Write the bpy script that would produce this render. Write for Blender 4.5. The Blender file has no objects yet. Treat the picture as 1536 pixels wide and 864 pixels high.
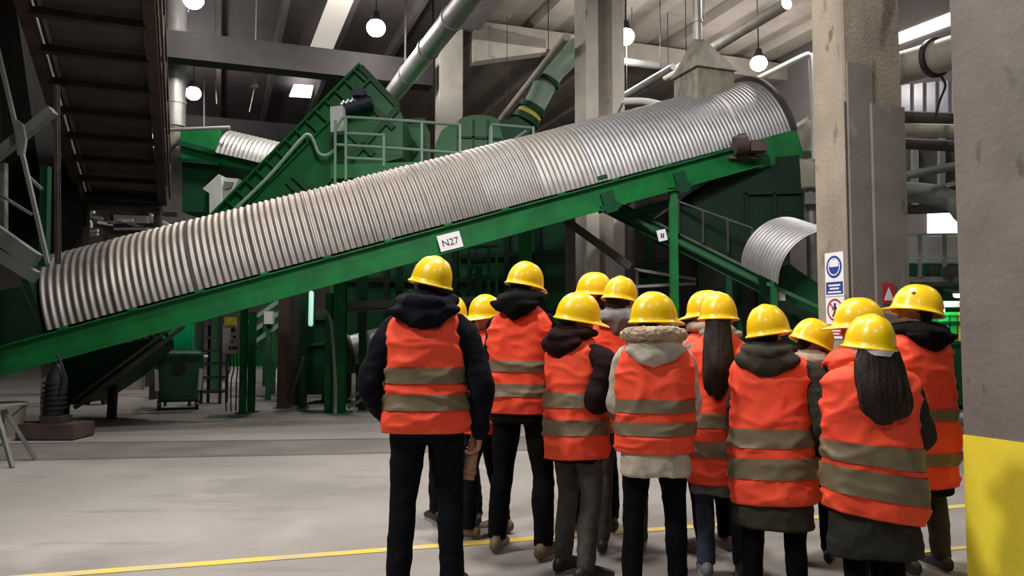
import bpy, bmesh, math, random
from mathutils import Vector as V, Matrix, noise
random.seed(7)
PI = math.pi
R = math.radians
sc = bpy.context.scene
COL = sc.collection

# ------------------------------------------------------------------ camera
F, HZ, CAMH = 1200.0, 503.0, 1.45
PITCH = math.atan((HZ - 432) / F)
cam_d = bpy.data.cameras.new('camera')
cam_d.sensor_width = 36.0
cam_d.lens = F / 1536 * 36
cam_d.clip_end = 300
cam = bpy.data.objects.new('camera', cam_d)
COL.objects.link(cam)
cam.location = (0, 0, CAMH)
cam.rotation_euler = (PI / 2 + PITCH, 0, 0)
sc.camera = cam


def ray(px, py):
    x, u = (px - 768) / F, (432 - py) / F
    return V((x, math.cos(PITCH) - u * math.sin(PITCH), math.sin(PITCH) + u * math.cos(PITCH)))


def at(px, py, Y):
    d = ray(px, py)
    return V((0, 0, CAMH)) + d * (Y / d.y)


def onz(px, py, z):
    d = ray(px, py)
    return V((0, 0, CAMH)) + d * ((z - CAMH) / d.z)


def ppm(Y):
    return Y / F          # metres per pixel at depth Y


AZ = R(20)               # the hall's long axis points 20 degrees left of the view
E1 = V((-math.sin(AZ), math.cos(AZ), 0))
E2 = V((math.cos(AZ), math.sin(AZ), 0))
UP = V((0, 0, 1))


def pq(p, q, z=0):
    return E1 * p + E2 * q + V((0, 0, z))


# ------------------------------------------------------------------ materials
def mat(name, col, rough=0.6, metal=0.0, col2=None, scale=6.0, fac=(0.4, 0.65), bump=0.0, bscale=40.0, emit=None, estr=0.0,
        stretch=(1, 1, 1), spec=0.5, sheen=0.0, coat=0.0, detail=4.0):
    m = bpy.data.materials.new(name)
    m.use_nodes = True
    nt = m.node_tree
    b = nt.nodes['Principled BSDF']
    b.inputs['Base Color'].default_value = (*col, 1)
    b.inputs['Roughness'].default_value = rough
    b.inputs['Metallic'].default_value = metal
    b.inputs['Specular IOR Level'].default_value = spec
    if sheen:
        b.inputs['Sheen Weight'].default_value = sheen
    if coat:
        b.inputs['Coat Weight'].default_value = coat
        b.inputs['Coat Roughness'].default_value = 0.15
    if emit:
        b.inputs['Emission Color'].default_value = (*emit, 1)
        b.inputs['Emission Strength'].default_value = estr
    tc = nt.nodes.new('ShaderNodeTexCoord')
    mp = nt.nodes.new('ShaderNodeMapping')
    mp.inputs['Scale'].default_value = stretch
    nt.links.new(tc.outputs['Object'], mp.inputs['Vector'])
    if col2 is not None:
        n = nt.nodes.new('ShaderNodeTexNoise')
        n.inputs['Scale'].default_value = scale
        n.inputs['Detail'].default_value = detail
        nt.links.new(mp.outputs['Vector'], n.inputs['Vector'])
        cr = nt.nodes.new('ShaderNodeValToRGB')
        cr.color_ramp.elements[0].position = fac[0]
        cr.color_ramp.elements[1].position = fac[1]
        cr.color_ramp.elements[0].color = (*col, 1)
        cr.color_ramp.elements[1].color = (*col2, 1)
        nt.links.new(n.outputs['Fac'], cr.inputs['Fac'])
        nt.links.new(cr.outputs['Color'], b.inputs['Base Color'])
        m['ramp'] = cr.name
    if bump:
        n2 = nt.nodes.new('ShaderNodeTexNoise')
        n2.inputs['Scale'].default_value = bscale
        n2.inputs['Detail'].default_value = 3
        nt.links.new(mp.outputs['Vector'], n2.inputs['Vector'])
        bp = nt.nodes.new('ShaderNodeBump')
        bp.inputs['Strength'].default_value = bump
        bp.inputs['Distance'].default_value = 0.02
        nt.links.new(n2.outputs['Fac'], bp.inputs['Height'])
        nt.links.new(bp.outputs['Normal'], b.inputs['Normal'])
    return m


def add_layer(m, col, scale, lo, hi, stretch=(1, 1, 1), amount=1.0, up=False, seed=0.0):
    """mix another colour over the base colour by a noise mask (stains, dust); up=True keeps it on upward faces (dust)"""
    nt = m.node_tree
    b = nt.nodes['Principled BSDF']
    src = b.inputs['Base Color'].links[0].from_socket if b.inputs['Base Color'].links else None
    tc = nt.nodes.new('ShaderNodeTexCoord')
    mp = nt.nodes.new('ShaderNodeMapping')
    mp.inputs['Scale'].default_value = stretch
    mp.inputs['Location'].default_value = (seed, seed * .7, seed * 1.3)
    nt.links.new(tc.outputs['Object'], mp.inputs['Vector'])
    n = nt.nodes.new('ShaderNodeTexNoise')
    n.inputs['Scale'].default_value = scale
    n.inputs['Detail'].default_value = 5
    nt.links.new(mp.outputs['Vector'], n.inputs['Vector'])
    mr = nt.nodes.new('ShaderNodeMapRange')
    mr.inputs['From Min'].default_value = lo
    mr.inputs['From Max'].default_value = hi
    mr.inputs['To Max'].default_value = amount
    nt.links.new(n.outputs['Fac'], mr.inputs['Value'])
    f = mr.outputs['Result']
    if up:
        g = nt.nodes.new('ShaderNodeNewGeometry')
        sx = nt.nodes.new('ShaderNodeSeparateXYZ')
        nt.links.new(g.outputs['Normal'], sx.inputs['Vector'])
        m2 = nt.nodes.new('ShaderNodeMapRange')
        m2.inputs['From Min'].default_value = 0.25
        m2.inputs['From Max'].default_value = 0.9
        nt.links.new(sx.outputs['Z'], m2.inputs['Value'])
        mu = nt.nodes.new('ShaderNodeMath')
        mu.operation = 'MULTIPLY'
        nt.links.new(f, mu.inputs[0])
        nt.links.new(m2.outputs['Result'], mu.inputs[1])
        f = mu.outputs[0]
    mx = nt.nodes.new('ShaderNodeMix')
    mx.data_type = 'RGBA'
    nt.links.new(f, mx.inputs[0])
    if src:
        nt.links.new(src, mx.inputs[6])
    else:
        mx.inputs[6].default_value = b.inputs['Base Color'].default_value
    mx.inputs[7].default_value = (*col, 1)
    nt.links.new(mx.outputs[2], b.inputs['Base Color'])
    return m


M = {}
M['floor'] = mat('floor_concrete', (.222, .203, .186), .75, col2=(.28, .258, .238), scale=.6, fac=(.35, .7), bump=.15, bscale=14)
add_layer(M['floor'], (.125, .113, .103), .45, .54, .70, amount=.65, seed=3)
add_layer(M['floor'], (.14, .133, .126), 2.2, .60, .70, stretch=(.4, 1.6, 1), amount=.45, seed=9)
add_layer(M['floor'], (.36, .335, .315), 1.3, .6, .75, amount=.5, seed=21)
M['track'] = mat('worn_concrete_strip', (.135, .12, .11), .7, col2=(.18, .163, .15), scale=1.2, bump=.15, bscale=12)
M['yellow_line'] = mat('yellow_floor_paint', (.62, .47, .06), .65, col2=(.45, .38, .2), scale=2.5, fac=(.45, .7))
M['conc'] = mat('column_concrete', (.30, .255, .20), .85, col2=(.225, .19, .152), scale=2.2, fac=(.35, .7), bump=.35, bscale=25)
add_layer(M['conc'], (.09, .07, .055), 3.2, .66, .72, stretch=(1.6, 1.6, .7), amount=.85, seed=5)
add_layer(M['conc'], (.17, .145, .12), 1.6, .5, .75, stretch=(2.5, 2.5, .35), amount=.6, seed=15)
add_layer(M['conc'], (.10, .072, .05), 1.5, .60, .68, stretch=(2.2, 2.2, .9), amount=.8, seed=41)
M['conc_light'] = mat('pale_concrete', (.50, .46, .41), .85, col2=(.40, .365, .325), scale=2, fac=(.35, .7), bump=.2, bscale=20)
add_layer(M['conc_light'], (.16, .14, .125), 2.6, .66, .72, stretch=(1.6, 1.6, .6), amount=.7, seed=2)
M['conc_dark'] = mat('dark_concrete', (.15, .13, .125), .85, col2=(.11, .098, .095), scale=2, bump=.2, bscale=20)
M['conc_grey'] = mat('grey_rough_concrete', (.20, .178, .158), .9, col2=(.15, .134, .12), scale=2.4, fac=(.35, .7), bump=.16, bscale=22)
add_layer(M['conc_grey'], (.08, .07, .062), 5, .66, .73, stretch=(1.5, 1.5, .6), amount=.75, seed=8)
add_layer(M['conc_grey'], (.34, .31, .28), 3.5, .62, .74, stretch=(1.4, 1.4, .5), amount=.5, seed=33)
M['yellow_base'] = mat('yellow_column_paint', (.95, .80, .05), .6, col2=(.88, .72, .05), scale=5, bump=.07, bscale=25)
M['ceil_shaded'] = mat('shaded_roof_panel', (.10, .085, .085), .8, col2=(.08, .069, .071), scale=1.5)  # left bay's lack of light put into a darker panel colour
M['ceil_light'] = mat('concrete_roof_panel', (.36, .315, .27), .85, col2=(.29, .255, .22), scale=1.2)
M['wall'] = mat('hall_wall', (.17, .15, .14), .9, col2=(.13, .115, .11), scale=.8)
M['wall_blocks'] = mat('grey_block_wall', (.42, .40, .375), .9, col2=(.36, .34, .32), scale=2)
M['green'] = mat('green_paint', (.004, .150, .034), .42, col2=(.004, .105, .026), scale=3, spec=.4)
add_layer(M['green'], (.06, .13, .07), 4, .58, .75, amount=.35, seed=4)
M['green_dust'] = mat('dusty_green_paint', (.012, .095, .032), .55, col2=(.03, .085, .042), scale=2.5, spec=.3)
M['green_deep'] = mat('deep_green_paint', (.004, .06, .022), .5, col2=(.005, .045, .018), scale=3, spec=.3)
M['bin_green'] = mat('bin_green_plastic', (.012, .075, .035), .5, col2=(.016, .09, .045), scale=4)
M['lid_green'] = mat('bright_green_plastic', (.0, .27, .10), .45)
M['crate_green'] = mat('crate_green_plastic', (.02, .52, .09), .45)
M['crate_yellow'] = mat('crate_yellow_plastic', (.55, .5, .05), .45)
M['pale_green'] = mat('pale_green_pipe', (.30, .42, .33), .45, col2=(.24, .36, .27), scale=3)
M['galv'] = mat('galvanized_sheet', (.36, .36, .375), .52, .7, col2=(.30, .30, .315), scale=5, spec=.5)
add_layer(M['galv'], (.38, .355, .33), 1.5, .35, .6, amount=.75, up=True, seed=2)
M['galv_dusty'] = mat('dusty_galvanized_sheet', (.27, .25, .237), .52, .6, col2=(.215, .20, .19), scale=3)
add_layer(M['galv_dusty'], (.39, .335, .285), 1.2, .3, .5, amount=.9, up=True, seed=6)
M['galv_dark'] = mat('grimy_galvanized_sheet', (.24, .225, .212), .5, .6, col2=(.17, .158, .147), scale=3)
add_layer(M['galv_dark'], (.13, .10, .08), 1.6, .45, .6, amount=.85, up=True, seed=11)
M['duct'] = mat('grey_duct_metal', (.40, .39, .375), .45, .5, col2=(.32, .31, .3), scale=2)
M['duct_warm'] = mat('beige_duct_metal', (.42, .39, .33), .6, .1, col2=(.34, .31, .26), scale=3)
M['hood_box'] = mat('weathered_beige_box', (.28, .255, .205), .75, col2=(.17, .15, .12), scale=4, fac=(.4, .7))
add_layer(M['hood_box'], (.10, .08, .06), 3, .5, .7, stretch=(2, 2, .5), amount=.7, seed=12)
M['galv_mid'] = mat('light_dusty_galvanized_sheet', (.32, .307, .30), .52, .65, col2=(.27, .26, .252), scale=4)
add_layer(M['galv_mid'], (.38, .34, .30), 1.2, .3, .55, amount=.8, up=True, seed=6)
M['white'] = mat('white_paint', (.68, .68, .66), .5, col2=(.58, .58, .56), scale=4)
M['cream'] = mat('cream_tank', (.62, .58, .50), .5, col2=(.54, .5, .43), scale=3)
M['dark_steel'] = mat('dark_steel', (.035, .034, .032), .6, .3, col2=(.06, .052, .046), scale=3)
M['green_shaded'] = mat('shaded_green_paint', (.004, .022, .011), .6, col2=(.006, .016, .010), scale=3, spec=.2)  # green paint with the shade put into its colour
M['shade_black'] = mat('shade_black_steel', (.010, .010, .009), .8, col2=(.016, .014, .012), scale=2, spec=.1)  # near-black colour standing in for deep shade
M['girder_shaded'] = mat('shaded_girder', (.024, .021, .022), .9, col2=(.018, .016, .017), scale=2)  # unlit left-bay girder, its shade put into the base colour
M['brown_steel'] = mat('rusty_dark_steel', (.085, .056, .045), .75, .1, col2=(.05, .036, .03), scale=3)
M['belt'] = mat('black_rubber_belt', (.075, .064, .057), .7, col2=(.105, .09, .08), scale=2)
M['frame_grey'] = mat('grey_green_steel', (.16, .175, .155), .6, col2=(.11, .125, .105), scale=3)
M['black'] = mat('black_rubber', (.012, .012, .012), .6)
M['red'] = mat('red_plastic', (.30, .03, .025), .5)
M['blue_motor'] = mat('dark_blue_motor_paint', (.010, .017, .035), .5)
M['box_grey'] = mat('light_grey_enamel', (.52, .53, .52), .5)
M['label_yellow'] = mat('yellow_label', (.75, .72, .04), .5)
M['sign_white'] = mat('sign_white', (.78, .77, .79), .5)
M['sign_blue'] = mat('sign_blue', (.025, .05, .26), .5)
M['sign_red'] = mat('sign_red', (.42, .03, .06), .5)
M['ink'] = mat('black_ink', (.02, .02, .02), .6)
M['railing'] = mat('pale_green_railing', (.17, .27, .20), .45)
M['railing_grey'] = mat('grey_railing', (.3, .3, .28), .45, .3)
M['tan'] = mat('tan_paper', (.36, .21, .115), .7, col2=(.28, .16, .085), scale=20)
M['lamp'] = mat('lamp_lens', (1, 1, 1), .3, emit=(1.0, .96, .93), estr=40)
M['sky_soft'] = mat('milky_skylight', (.6, .55, .5), .5, emit=(1, .90, .80), estr=.30)
M['sky_bright'] = mat('bright_skylight', (.8, .8, .8), .5, emit=(1, .99, .98), estr=3.2)
M['win_blue'] = mat('daylight_window', (.8, .85, .9), .3, emit=(.84, .93, 1), estr=3.2)
M['win_dim'] = mat('dim_window', (.08, .08, .10), .3, emit=(.62, .56, .72), estr=.10)
# clothing
M['skin'] = mat('skin', (.50, .27, .19), .55, col2=(.44, .225, .155), scale=14)
M['vest'] = mat('orange_red_vest', (1.0, .105, .042), .72, col2=(.97, .082, .042), scale=4, spec=.25, bump=.55, bscale=7, stretch=(1.3, 1.3, .8))
M['band'] = mat('grey_reflective_band', (.185, .148, .085), .55, col2=(.155, .122, .07), scale=12, bump=.05, bscale=60)
M['helmet'] = mat('yellow_helmet_plastic', (.96, .64, .004), .34, col2=(.93, .60, .004), scale=6, coat=.3)
M['helmet_white'] = mat('white_headband', (.62, .62, .62), .6)


def cloth(name, c, bump=.25):
    c2 = tuple(x * .7 for x in c)
    M[name] = mat(name, c, .92, col2=c2, scale=9, bump=bump, bscale=30, spec=.12)


cloth('navy_fabric', (0.006, 0.007, 0.012)); cloth('black_fabric', (0.004, 0.004, 0.0045)); cloth('dark_jeans', (0.006, 0.007, 0.011))
cloth('denim_blue', (.10, .15, .26)); cloth('blue_jeans', (0.05, 0.06, 0.092)); cloth('grey_jeans', (0.085, 0.085, 0.078))
cloth('maroon_fabric', (0.016, 0.006, 0.008)); cloth('grey_scarf', (.19, .18, .185)); cloth('cream_fabric', (0.56, 0.51, 0.42))
cloth('fur', (0.5, 0.395, 0.265), .6); cloth('grey_knit', (.17, .165, .155)); cloth('olive_fabric', (0.048, 0.045, 0.033))
cloth('charcoal_wool', (0.034, 0.034, 0.029)); cloth('beige_knit', (.36, .28, .21)); cloth('olive_trousers', (0.065, 0.057, 0.042))
M['hair_dark'] = mat('dark_brown_hair', (.011, .0065, .0045), .55, col2=(.026, .016, .011), scale=60, stretch=(4, 4, .4), bump=.25, bscale=70, spec=.25)
M['hair_black'] = mat('black_hair', (.005, .004, .0035), .55, col2=(.010, .007, .006), scale=60, stretch=(4, 4, .4), bump=.25, bscale=70, spec=.2)
M['shoe_tan'] = mat('tan_boot_leather', (.19, .14, .09), .6, col2=(.13, .095, .06), scale=14)
M['shoe_dark'] = mat('dark_shoe_leather', (.02, .019, .018), .5)
M['shoe_grey'] = mat('grey_trainer', (.20, .20, .20), .6)
M['sole'] = mat('shoe_sole', (.30, .29, .27), .7)
M['eye_white'] = mat('eye_white', (.7, .68, .65), .3)


# ------------------------------------------------------------------ object helpers
def root_loc(o):
    p = V((0, 0, 0))
    while o is not None:
        p += o.location
        o = o.parent
    return p


SPLIT = {'support_leg', 'leg', 'upright', 'hanger', 'post', 'rail_post', 'support_post', 'cable', 'bracket'}


def islands(bm):
    seen, out = set(), []
    for v in bm.verts:
        if v in seen: continue
        st, cur = [v], []
        seen.add(v)
        while st:
            x = st.pop()
            cur.append(x)
            for e in x.link_edges:
                y = e.other_vert(x)
                if y not in seen:
                    seen.add(y)
                    st.append(y)
        out.append(cur)
    return out


def obj(name, bm, m, parent=None, local=False, smooth=35, keep=False):
    if parent is not None and not local:
        bmesh.ops.translate(bm, verts=bm.verts, vec=-root_loc(parent))
    if not keep:
        bmesh.ops.recalc_face_normals(bm, faces=bm.faces)
    if name in SPLIT:                                      # each separate piece becomes a part of its own
        isl = islands(bm)
        if len(isl) > 1:
            for s in isl:
                b2 = B()
                mp = {v: b2.verts.new(v.co) for v in s}
                for f in bm.faces:
                    if f.verts[0] in mp: b2.faces.new([mp[v] for v in f.verts])
                o = obj(name, b2, m, parent, True, smooth)
            bm.free()
            return o
    me = bpy.data.meshes.new(name)
    bm.to_mesh(me)
    bm.free()
    me.shade_smooth()
    if smooth < 180:
        me.set_sharp_from_angle(angle=R(smooth))
    for mm in (m if isinstance(m, (list, tuple)) else [m]):
        me.materials.append(M[mm] if isinstance(mm, str) else mm)
    o = bpy.data.objects.new(name, me)
    COL.objects.link(o)
    if parent is not None:
        o.parent = parent
    return o


def tag(o, label=None, cat=None, group=None, kind=None):
    if label: o['label'] = label
    if cat: o['category'] = cat
    if group: o['group'] = group
    if kind: o['kind'] = kind
    return o


def thing(name, label, cat, loc=(0, 0, 0), group=None):
    o = bpy.data.objects.new(name, None)
    o.empty_display_size = .2
    COL.objects.link(o)
    o.location = loc
    return tag(o, label, cat, group)


def struct(name, bm, m, label, cat='structure', smooth=35):
    o = obj(name, bm, m, smooth=smooth)
    return tag(o, label, cat, None, 'structure')


def B():
    return bmesh.new()


def hexa(bm, a, b, mi=0):
    """solid between two matching loops a and b"""
    n = len(a)
    va = [bm.verts.new(p) for p in a]
    vb = [bm.verts.new(p) for p in b]
    fs = [bm.faces.new(va[::-1]), bm.faces.new(vb)]
    for i in range(n):
        j = (i + 1) % n
        fs.append(bm.faces.new((va[i], va[j], vb[j], vb[i])))
    for f in fs: f.material_index = mi
    return fs


def box(bm, c, s, ax=None, mi=0):
    """box with centre c, full size s along axes ax (3 vectors)"""
    c = V(c)
    ax = ax or (V((1, 0, 0)), V((0, 1, 0)), V((0, 0, 1)))
    u, v, w = [a.normalized() * (k / 2) for a, k in zip(ax, s)]
    return hexa(bm, [c - u - v - w, c + u - v - w, c + u + v - w, c - u + v - w],
                [c - u - v + w, c + u - v + w, c + u + v + w, c - u + v + w], mi)


HALL = (E2, E1, UP)


def bar(bm, p, q, w, h, up=UP, mi=0):
    """rectangular bar from p to q, w sideways and h along 'up'"""
    p, q = V(p), V(q)
    d = (q - p).normalized()
    s = d.cross(up)
    if s.length < 1e-4: s = d.cross(V((0, 1, 0)))
    s.normalize()
    t = s.cross(d).normalized()
    a, b = s * w / 2, t * h / 2
    lo = [-a - b, a - b, a + b, -a + b]
    return hexa(bm, [p + k for k in lo], [q + k for k in lo], mi)


def ibar(bm, p, q, w, h, t=.02, up=UP):
    """I section bar"""
    p, q = V(p), V(q)
    d = (q - p).normalized()
    s = d.cross(up)
    if s.length < 1e-4: s = d.cross(V((0, 1, 0)))
    s.normalize()
    u = s.cross(d).normalized()
    pts = [(-w/2, -h/2), (w/2, -h/2), (w/2, -h/2+t), (t/2, -h/2+t), (t/2, h/2-t), (w/2, h/2-t), (w/2, h/2), (-w/2, h/2), (-w/2, h/2-t),
           (-t/2, h/2-t), (-t/2, -h/2+t), (-w/2, -h/2+t)]
    lo = [s * a + u * b for a, b in pts]
    hexa(bm, [p + k for k in lo], [q + k for k in lo])


def prism(bm, poly, vec, mi=0):
    vec = V(vec)
    return hexa(bm, [V(p) for p in poly], [V(p) + vec for p in poly], mi)


def pxprism(bm, pts, Y, depth, mi=0):
    """upright slab whose near face has these outline points at distance Y, running 'depth' metres back along the hall"""
    return prism(bm, [at(x, y, Y) for x, y in pts], V((0, depth, 0)), mi)


def smooth_path(pts, sub=4):
    pts = [V(p) for p in pts]
    if len(pts) < 3: return pts
    out = []
    n = len(pts)
    for i in range(n - 1):
        p0, p1, p2, p3 = pts[max(i-1, 0)], pts[i], pts[i+1], pts[min(i+2, n-1)]
        for k in range(sub):
            t = k / sub
            out.append(.5 * ((2*p1) + (p2-p0)*t + (2*p0-5*p1+4*p2-p3)*t*t + (3*p1-p0-3*p2+p3)*t**3))
    out.append(pts[-1])
    return out


def interp(tab, z):
    """smooth interpolation in rows (z, a, b, ...)"""
    if z <= tab[0][0]: return tab[0][1:]
    if z >= tab[-1][0]: return tab[-1][1:]
    for i in range(len(tab) - 1):
        if tab[i][0] <= z <= tab[i+1][0]:
            t = (z - tab[i][0]) / (tab[i+1][0] - tab[i][0])
            p0, p1, p2, p3 = tab[max(i-1, 0)], tab[i], tab[i+1], tab[min(i+2, len(tab)-1)]
            r = []
            for k in range(1, len(tab[0])):
                m1 = (p2[k]-p0[k]) / max(p2[0]-p0[0], 1e-6) * (p2[0]-p1[0])
                m2 = (p3[k]-p1[k]) / max(p3[0]-p1[0], 1e-6) * (p2[0]-p1[0])
                r.append((2*t**3-3*t*t+1)*p1[k] + (t**3-2*t*t+t)*m1 + (-2*t**3+3*t*t)*p2[k] + (t**3-t*t)*m2)
            return r


def tube(bm, pts, rad, n=14, sub=1, cap=True, ref=None, dome=False, mi=0):
    """round/elliptic tube along pts; rad is one radius, a list of radii or of (ra, rb)"""
    pts = [V(p) for p in pts]
    if not isinstance(rad, (list, tuple)): rad = [rad] * len(pts)
    rad = [r if isinstance(r, (list, tuple)) else (r, r) for r in rad]
    if sub > 1 and len(pts) > 2:
        P = smooth_path(pts, sub)
        tabs = [(i, *rad[i]) for i in range(len(pts))]
        rad = [tuple(interp(tabs, i / sub)) for i in range(len(P))]
        pts = P
    elif sub > 1:
        P = [pts[0].lerp(pts[1], i / sub) for i in range(sub + 1)]
        rad = [tuple(rad[0][k] + (rad[1][k]-rad[0][k]) * i / sub for k in (0, 1)) for i in range(sub + 1)]
        pts = P
    if dome:
        d0, d1 = (pts[0]-pts[1]).normalized(), (pts[-1]-pts[-2]).normalized()
        pre, post = [], []
        r0, r1 = rad[0], rad[-1]
        for a in (75, 50, 25):
            k, h = math.cos(R(a)), math.sin(R(a))
            pre.append((pts[0] + d0 * h * min(r0), (r0[0]*k, r0[1]*k)))
        for a in (25, 50, 75):
            k, h = math.cos(R(a)), math.sin(R(a))
            post.append((pts[-1] + d1 * h * min(r1), (r1[0]*k, r1[1]*k)))
        pts = [p for p, _ in pre] + pts + [p for p, _ in post]
        rad = [r for _, r in pre] + list(rad) + [r for _, r in post]
    rings = []
    s = None
    for i, p in enumerate(pts):
        d = (pts[min(i+1, len(pts)-1)] - pts[max(i-1, 0)]).normalized()
        if s is None:
            s = V(ref) if ref else (V((1, 0, 0)) if abs(d.x) < .9 else V((0, 1, 0)))
        s = (s - d * s.dot(d)).normalized()
        t = d.cross(s)
        rings.append([bm.verts.new(p + s * rad[i][0] * math.cos(2*PI*k/n) + t * rad[i][1] * math.sin(2*PI*k/n)) for k in range(n)])
    fs = []
    for a, b in zip(rings, rings[1:]):
        for k in range(n):
            fs.append(bm.faces.new((a[k], a[(k+1) % n], b[(k+1) % n], b[k])))
    if cap:
        fs.append(bm.faces.new(rings[0][::-1]))
        fs.append(bm.faces.new(rings[-1]))
    for f in fs: f.material_index = mi
    return rings


def hollow(bm, pts, r, t=.02, n=24):
    """open pipe with wall thickness"""
    o = tube(bm, pts, r, n, cap=False)
    i = tube(bm, pts, r - t, n, cap=False)
    for a, b in ((o[0], i[0]), (o[-1], i[-1])):
        for k in range(n):
            bm.faces.new((a[k], a[(k+1) % n], b[(k+1) % n], b[k]))


def ball(bm, c, r, rot=None, u=20, v=12, mi=0):
    r = r if isinstance(r, (list, tuple)) else (r, r, r)
    mt = Matrix.Translation(V(c)) @ (rot.to_4x4() if rot else Matrix()) @ Matrix.Diagonal((*r, 1))
    res = bmesh.ops.create_uvsphere(bm, u_segments=u, v_segments=v, radius=1, matrix=mt)
    return res['verts']


def loft(bm, tab, n=40, ex=2.4, fn=None, z0=None, z1=None, rows=40, cap=True):
    """stack of superellipse sections; tab rows (z, a, b, yo)"""
    z0 = tab[0][0] if z0 is None else z0
    z1 = tab[-1][0] if z1 is None else z1
    rings = []
    for i in range(rows + 1):
        z = z0 + (z1 - z0) * i / rows
        a, b, yo = interp(tab, z)
        ring = []
        for k in range(n):
            th = 2 * PI * k / n
            c, s = math.cos(th), math.sin(th)
            p = V((a * math.copysign(abs(c) ** (2/ex), c), yo + b * math.copysign(abs(s) ** (2/ex), s), z))
            if fn: p = fn(p)
            ring.append(bm.verts.new(p))
        rings.append(ring)
    for a, b in zip(rings, rings[1:]):
        for k in range(n):
            bm.faces.new((a[k], a[(k+1) % n], b[(k+1) % n], b[k]))
    if cap:
        bm.faces.new(rings[0][::-1])
        bm.faces.new(rings[-1])
    return rings


def remesh(bm, voxel=.008, it=4, fold=None):
    """fuse everything in bm into one continuous skin, smooth it, then add cloth folds"""
    bmesh.ops.recalc_face_normals(bm, faces=bm.faces)
    me = bpy.data.meshes.new('tmp')
    bm.to_mesh(me)
    bm.free()
    o = bpy.data.objects.new('tmp', me)
    COL.objects.link(o)
    r = o.modifiers.new('r', 'REMESH')
    r.mode = 'VOXEL'
    r.voxel_size = voxel
    s = o.modifiers.new('s', 'SMOOTH')
    s.factor = .6
    s.iterations = it
    dg = bpy.context.evaluated_depsgraph_get()
    dg.update()
    ev = o.evaluated_get(dg)
    nm = bpy.data.meshes.new_from_object(ev)
    bpy.data.objects.remove(o)
    bpy.data.meshes.remove(me)
    b2 = B()
    b2.from_mesh(nm)
    bpy.data.meshes.remove(nm)
    if fold:
        b2.normal_update()
        mv = [(v, v.normal.copy(), fold(v.co)) for v in b2.verts]
        for v, nn, d in mv: v.co += nn * d
    return b2


def text_bm(s, size, origin, xdir, ydir, extrude=.002):
    cu = bpy.data.curves.new('t', 'FONT')
    cu.body = s
    cu.size = size
    cu.extrude = extrude
    cu.align_x = 'CENTER'
    cu.align_y = 'CENTER'
    o = bpy.data.objects.new('t', cu)
    COL.objects.link(o)
    dg = bpy.context.evaluated_depsgraph_get()
    me = bpy.data.meshes.new_from_object(o.evaluated_get(dg))
    bpy.data.objects.remove(o)
    bm = B()
    bm.from_mesh(me)
    bpy.data.meshes.remove(me)
    xd, yd = V(xdir).normalized(), V(ydir).normalized()
    zd = xd.cross(yd)
    mt = Matrix(((xd.x, yd.x, zd.x, origin[0]), (xd.y, yd.y, zd.y, origin[1]), (xd.z, yd.z, zd.z, origin[2]), (0, 0, 0, 1)))
    bmesh.ops.transform(bm, matrix=mt, verts=bm.verts)
    return bm
# ------------------------------------------------------------------ people
def vest_fold(seed, amp):
    def f(p):
        a = noise.noise(V((p.x * 5 + seed, p.y * 5, p.z * 2.6)))
        r1 = max(0.0, 1 - 3.0 * abs(noise.noise(V((p.x * 4.5 + p.z * 4.0 + seed, p.y * 4, p.z * 6 - p.x * 3.5)))))
        r2 = max(0.0, 1 - 3.4 * abs(noise.noise(V((p.x * 4.0 - p.z * 5.0, p.y * 4 + seed, p.z * 7 + p.x * 3.0)))))
        return amp * (.75 * a + .55 * r1 * r1 + .5 * r2 * r2 - .2)
    return f


def fold_fn(seed, amp=.008, stretch=.6):
    def f(p):
        q = V((p.x * 6 + seed, p.y * 6, p.z * 6 * stretch))
        a = noise.noise(q)
        b = 1 - abs(noise.noise(V((p.x * 8 + p.z * 6, p.y * 8 + seed, p.z * 9 - p.x * 5)))) * 2.4
        return amp * (a + .7 * max(b, -.3))
    return f


def hand(bm, wrist, d, nrm, side, curl=.5, k=1.0):
    """palm, four fingers of different length and a thumb; d = finger direction, nrm = palm side"""
    w, d, nrm = V(wrist), V(d).normalized(), V(nrm)
    nrm = (nrm - d * nrm.dot(d)).normalized()
    lat = d.cross(nrm).normalized() * side              # towards the thumb
    tube(bm, [w - d * .02, w + d * .03 * k, w + d * .085 * k], [(.024, .019), (.036, .017), (.040, .013)], 12, sub=3, ref=lat, dome=True)
    for i, L in enumerate((.072, .080, .074, .058)):
        o = w + d * (.088 - .004 * abs(i - 1)) * k + lat * (.030 - .020 * i)
        dd, p, pts = d + lat * (.10 - .07 * i), o - d * .02, [o - d * .02]
        dd.normalize()
        for j, seg in enumerate((.45, .32, .23)):
            ang = curl * (.7 + .35 * j)
            dd = (dd * math.cos(ang) + nrm * math.sin(ang)).normalized()
            p = p + dd * (L * seg + (.02 if j == 0 else 0)) * k
            pts.append(p)
        tube(bm, pts, [.0092, .0088, .008, .0065], 8, sub=3, dome=True)
    t0 = w + d * .025 * k + lat * .026
    t1 = t0 + (lat * .75 + d * .55 + nrm * .35).normalized() * .038 * k
    t2 = t1 + (lat * .25 + d * .75 + nrm * (.3 + curl * .5)).normalized() * .032 * k
    t3 = t2 + (d * .75 + nrm * (.4 + curl * .6) - lat * .1).normalized() * .025 * k
    tube(bm, [t0, t1, t2, t3], [.014, .0115, .010, .008], 8, sub=3, dome=True)


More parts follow.
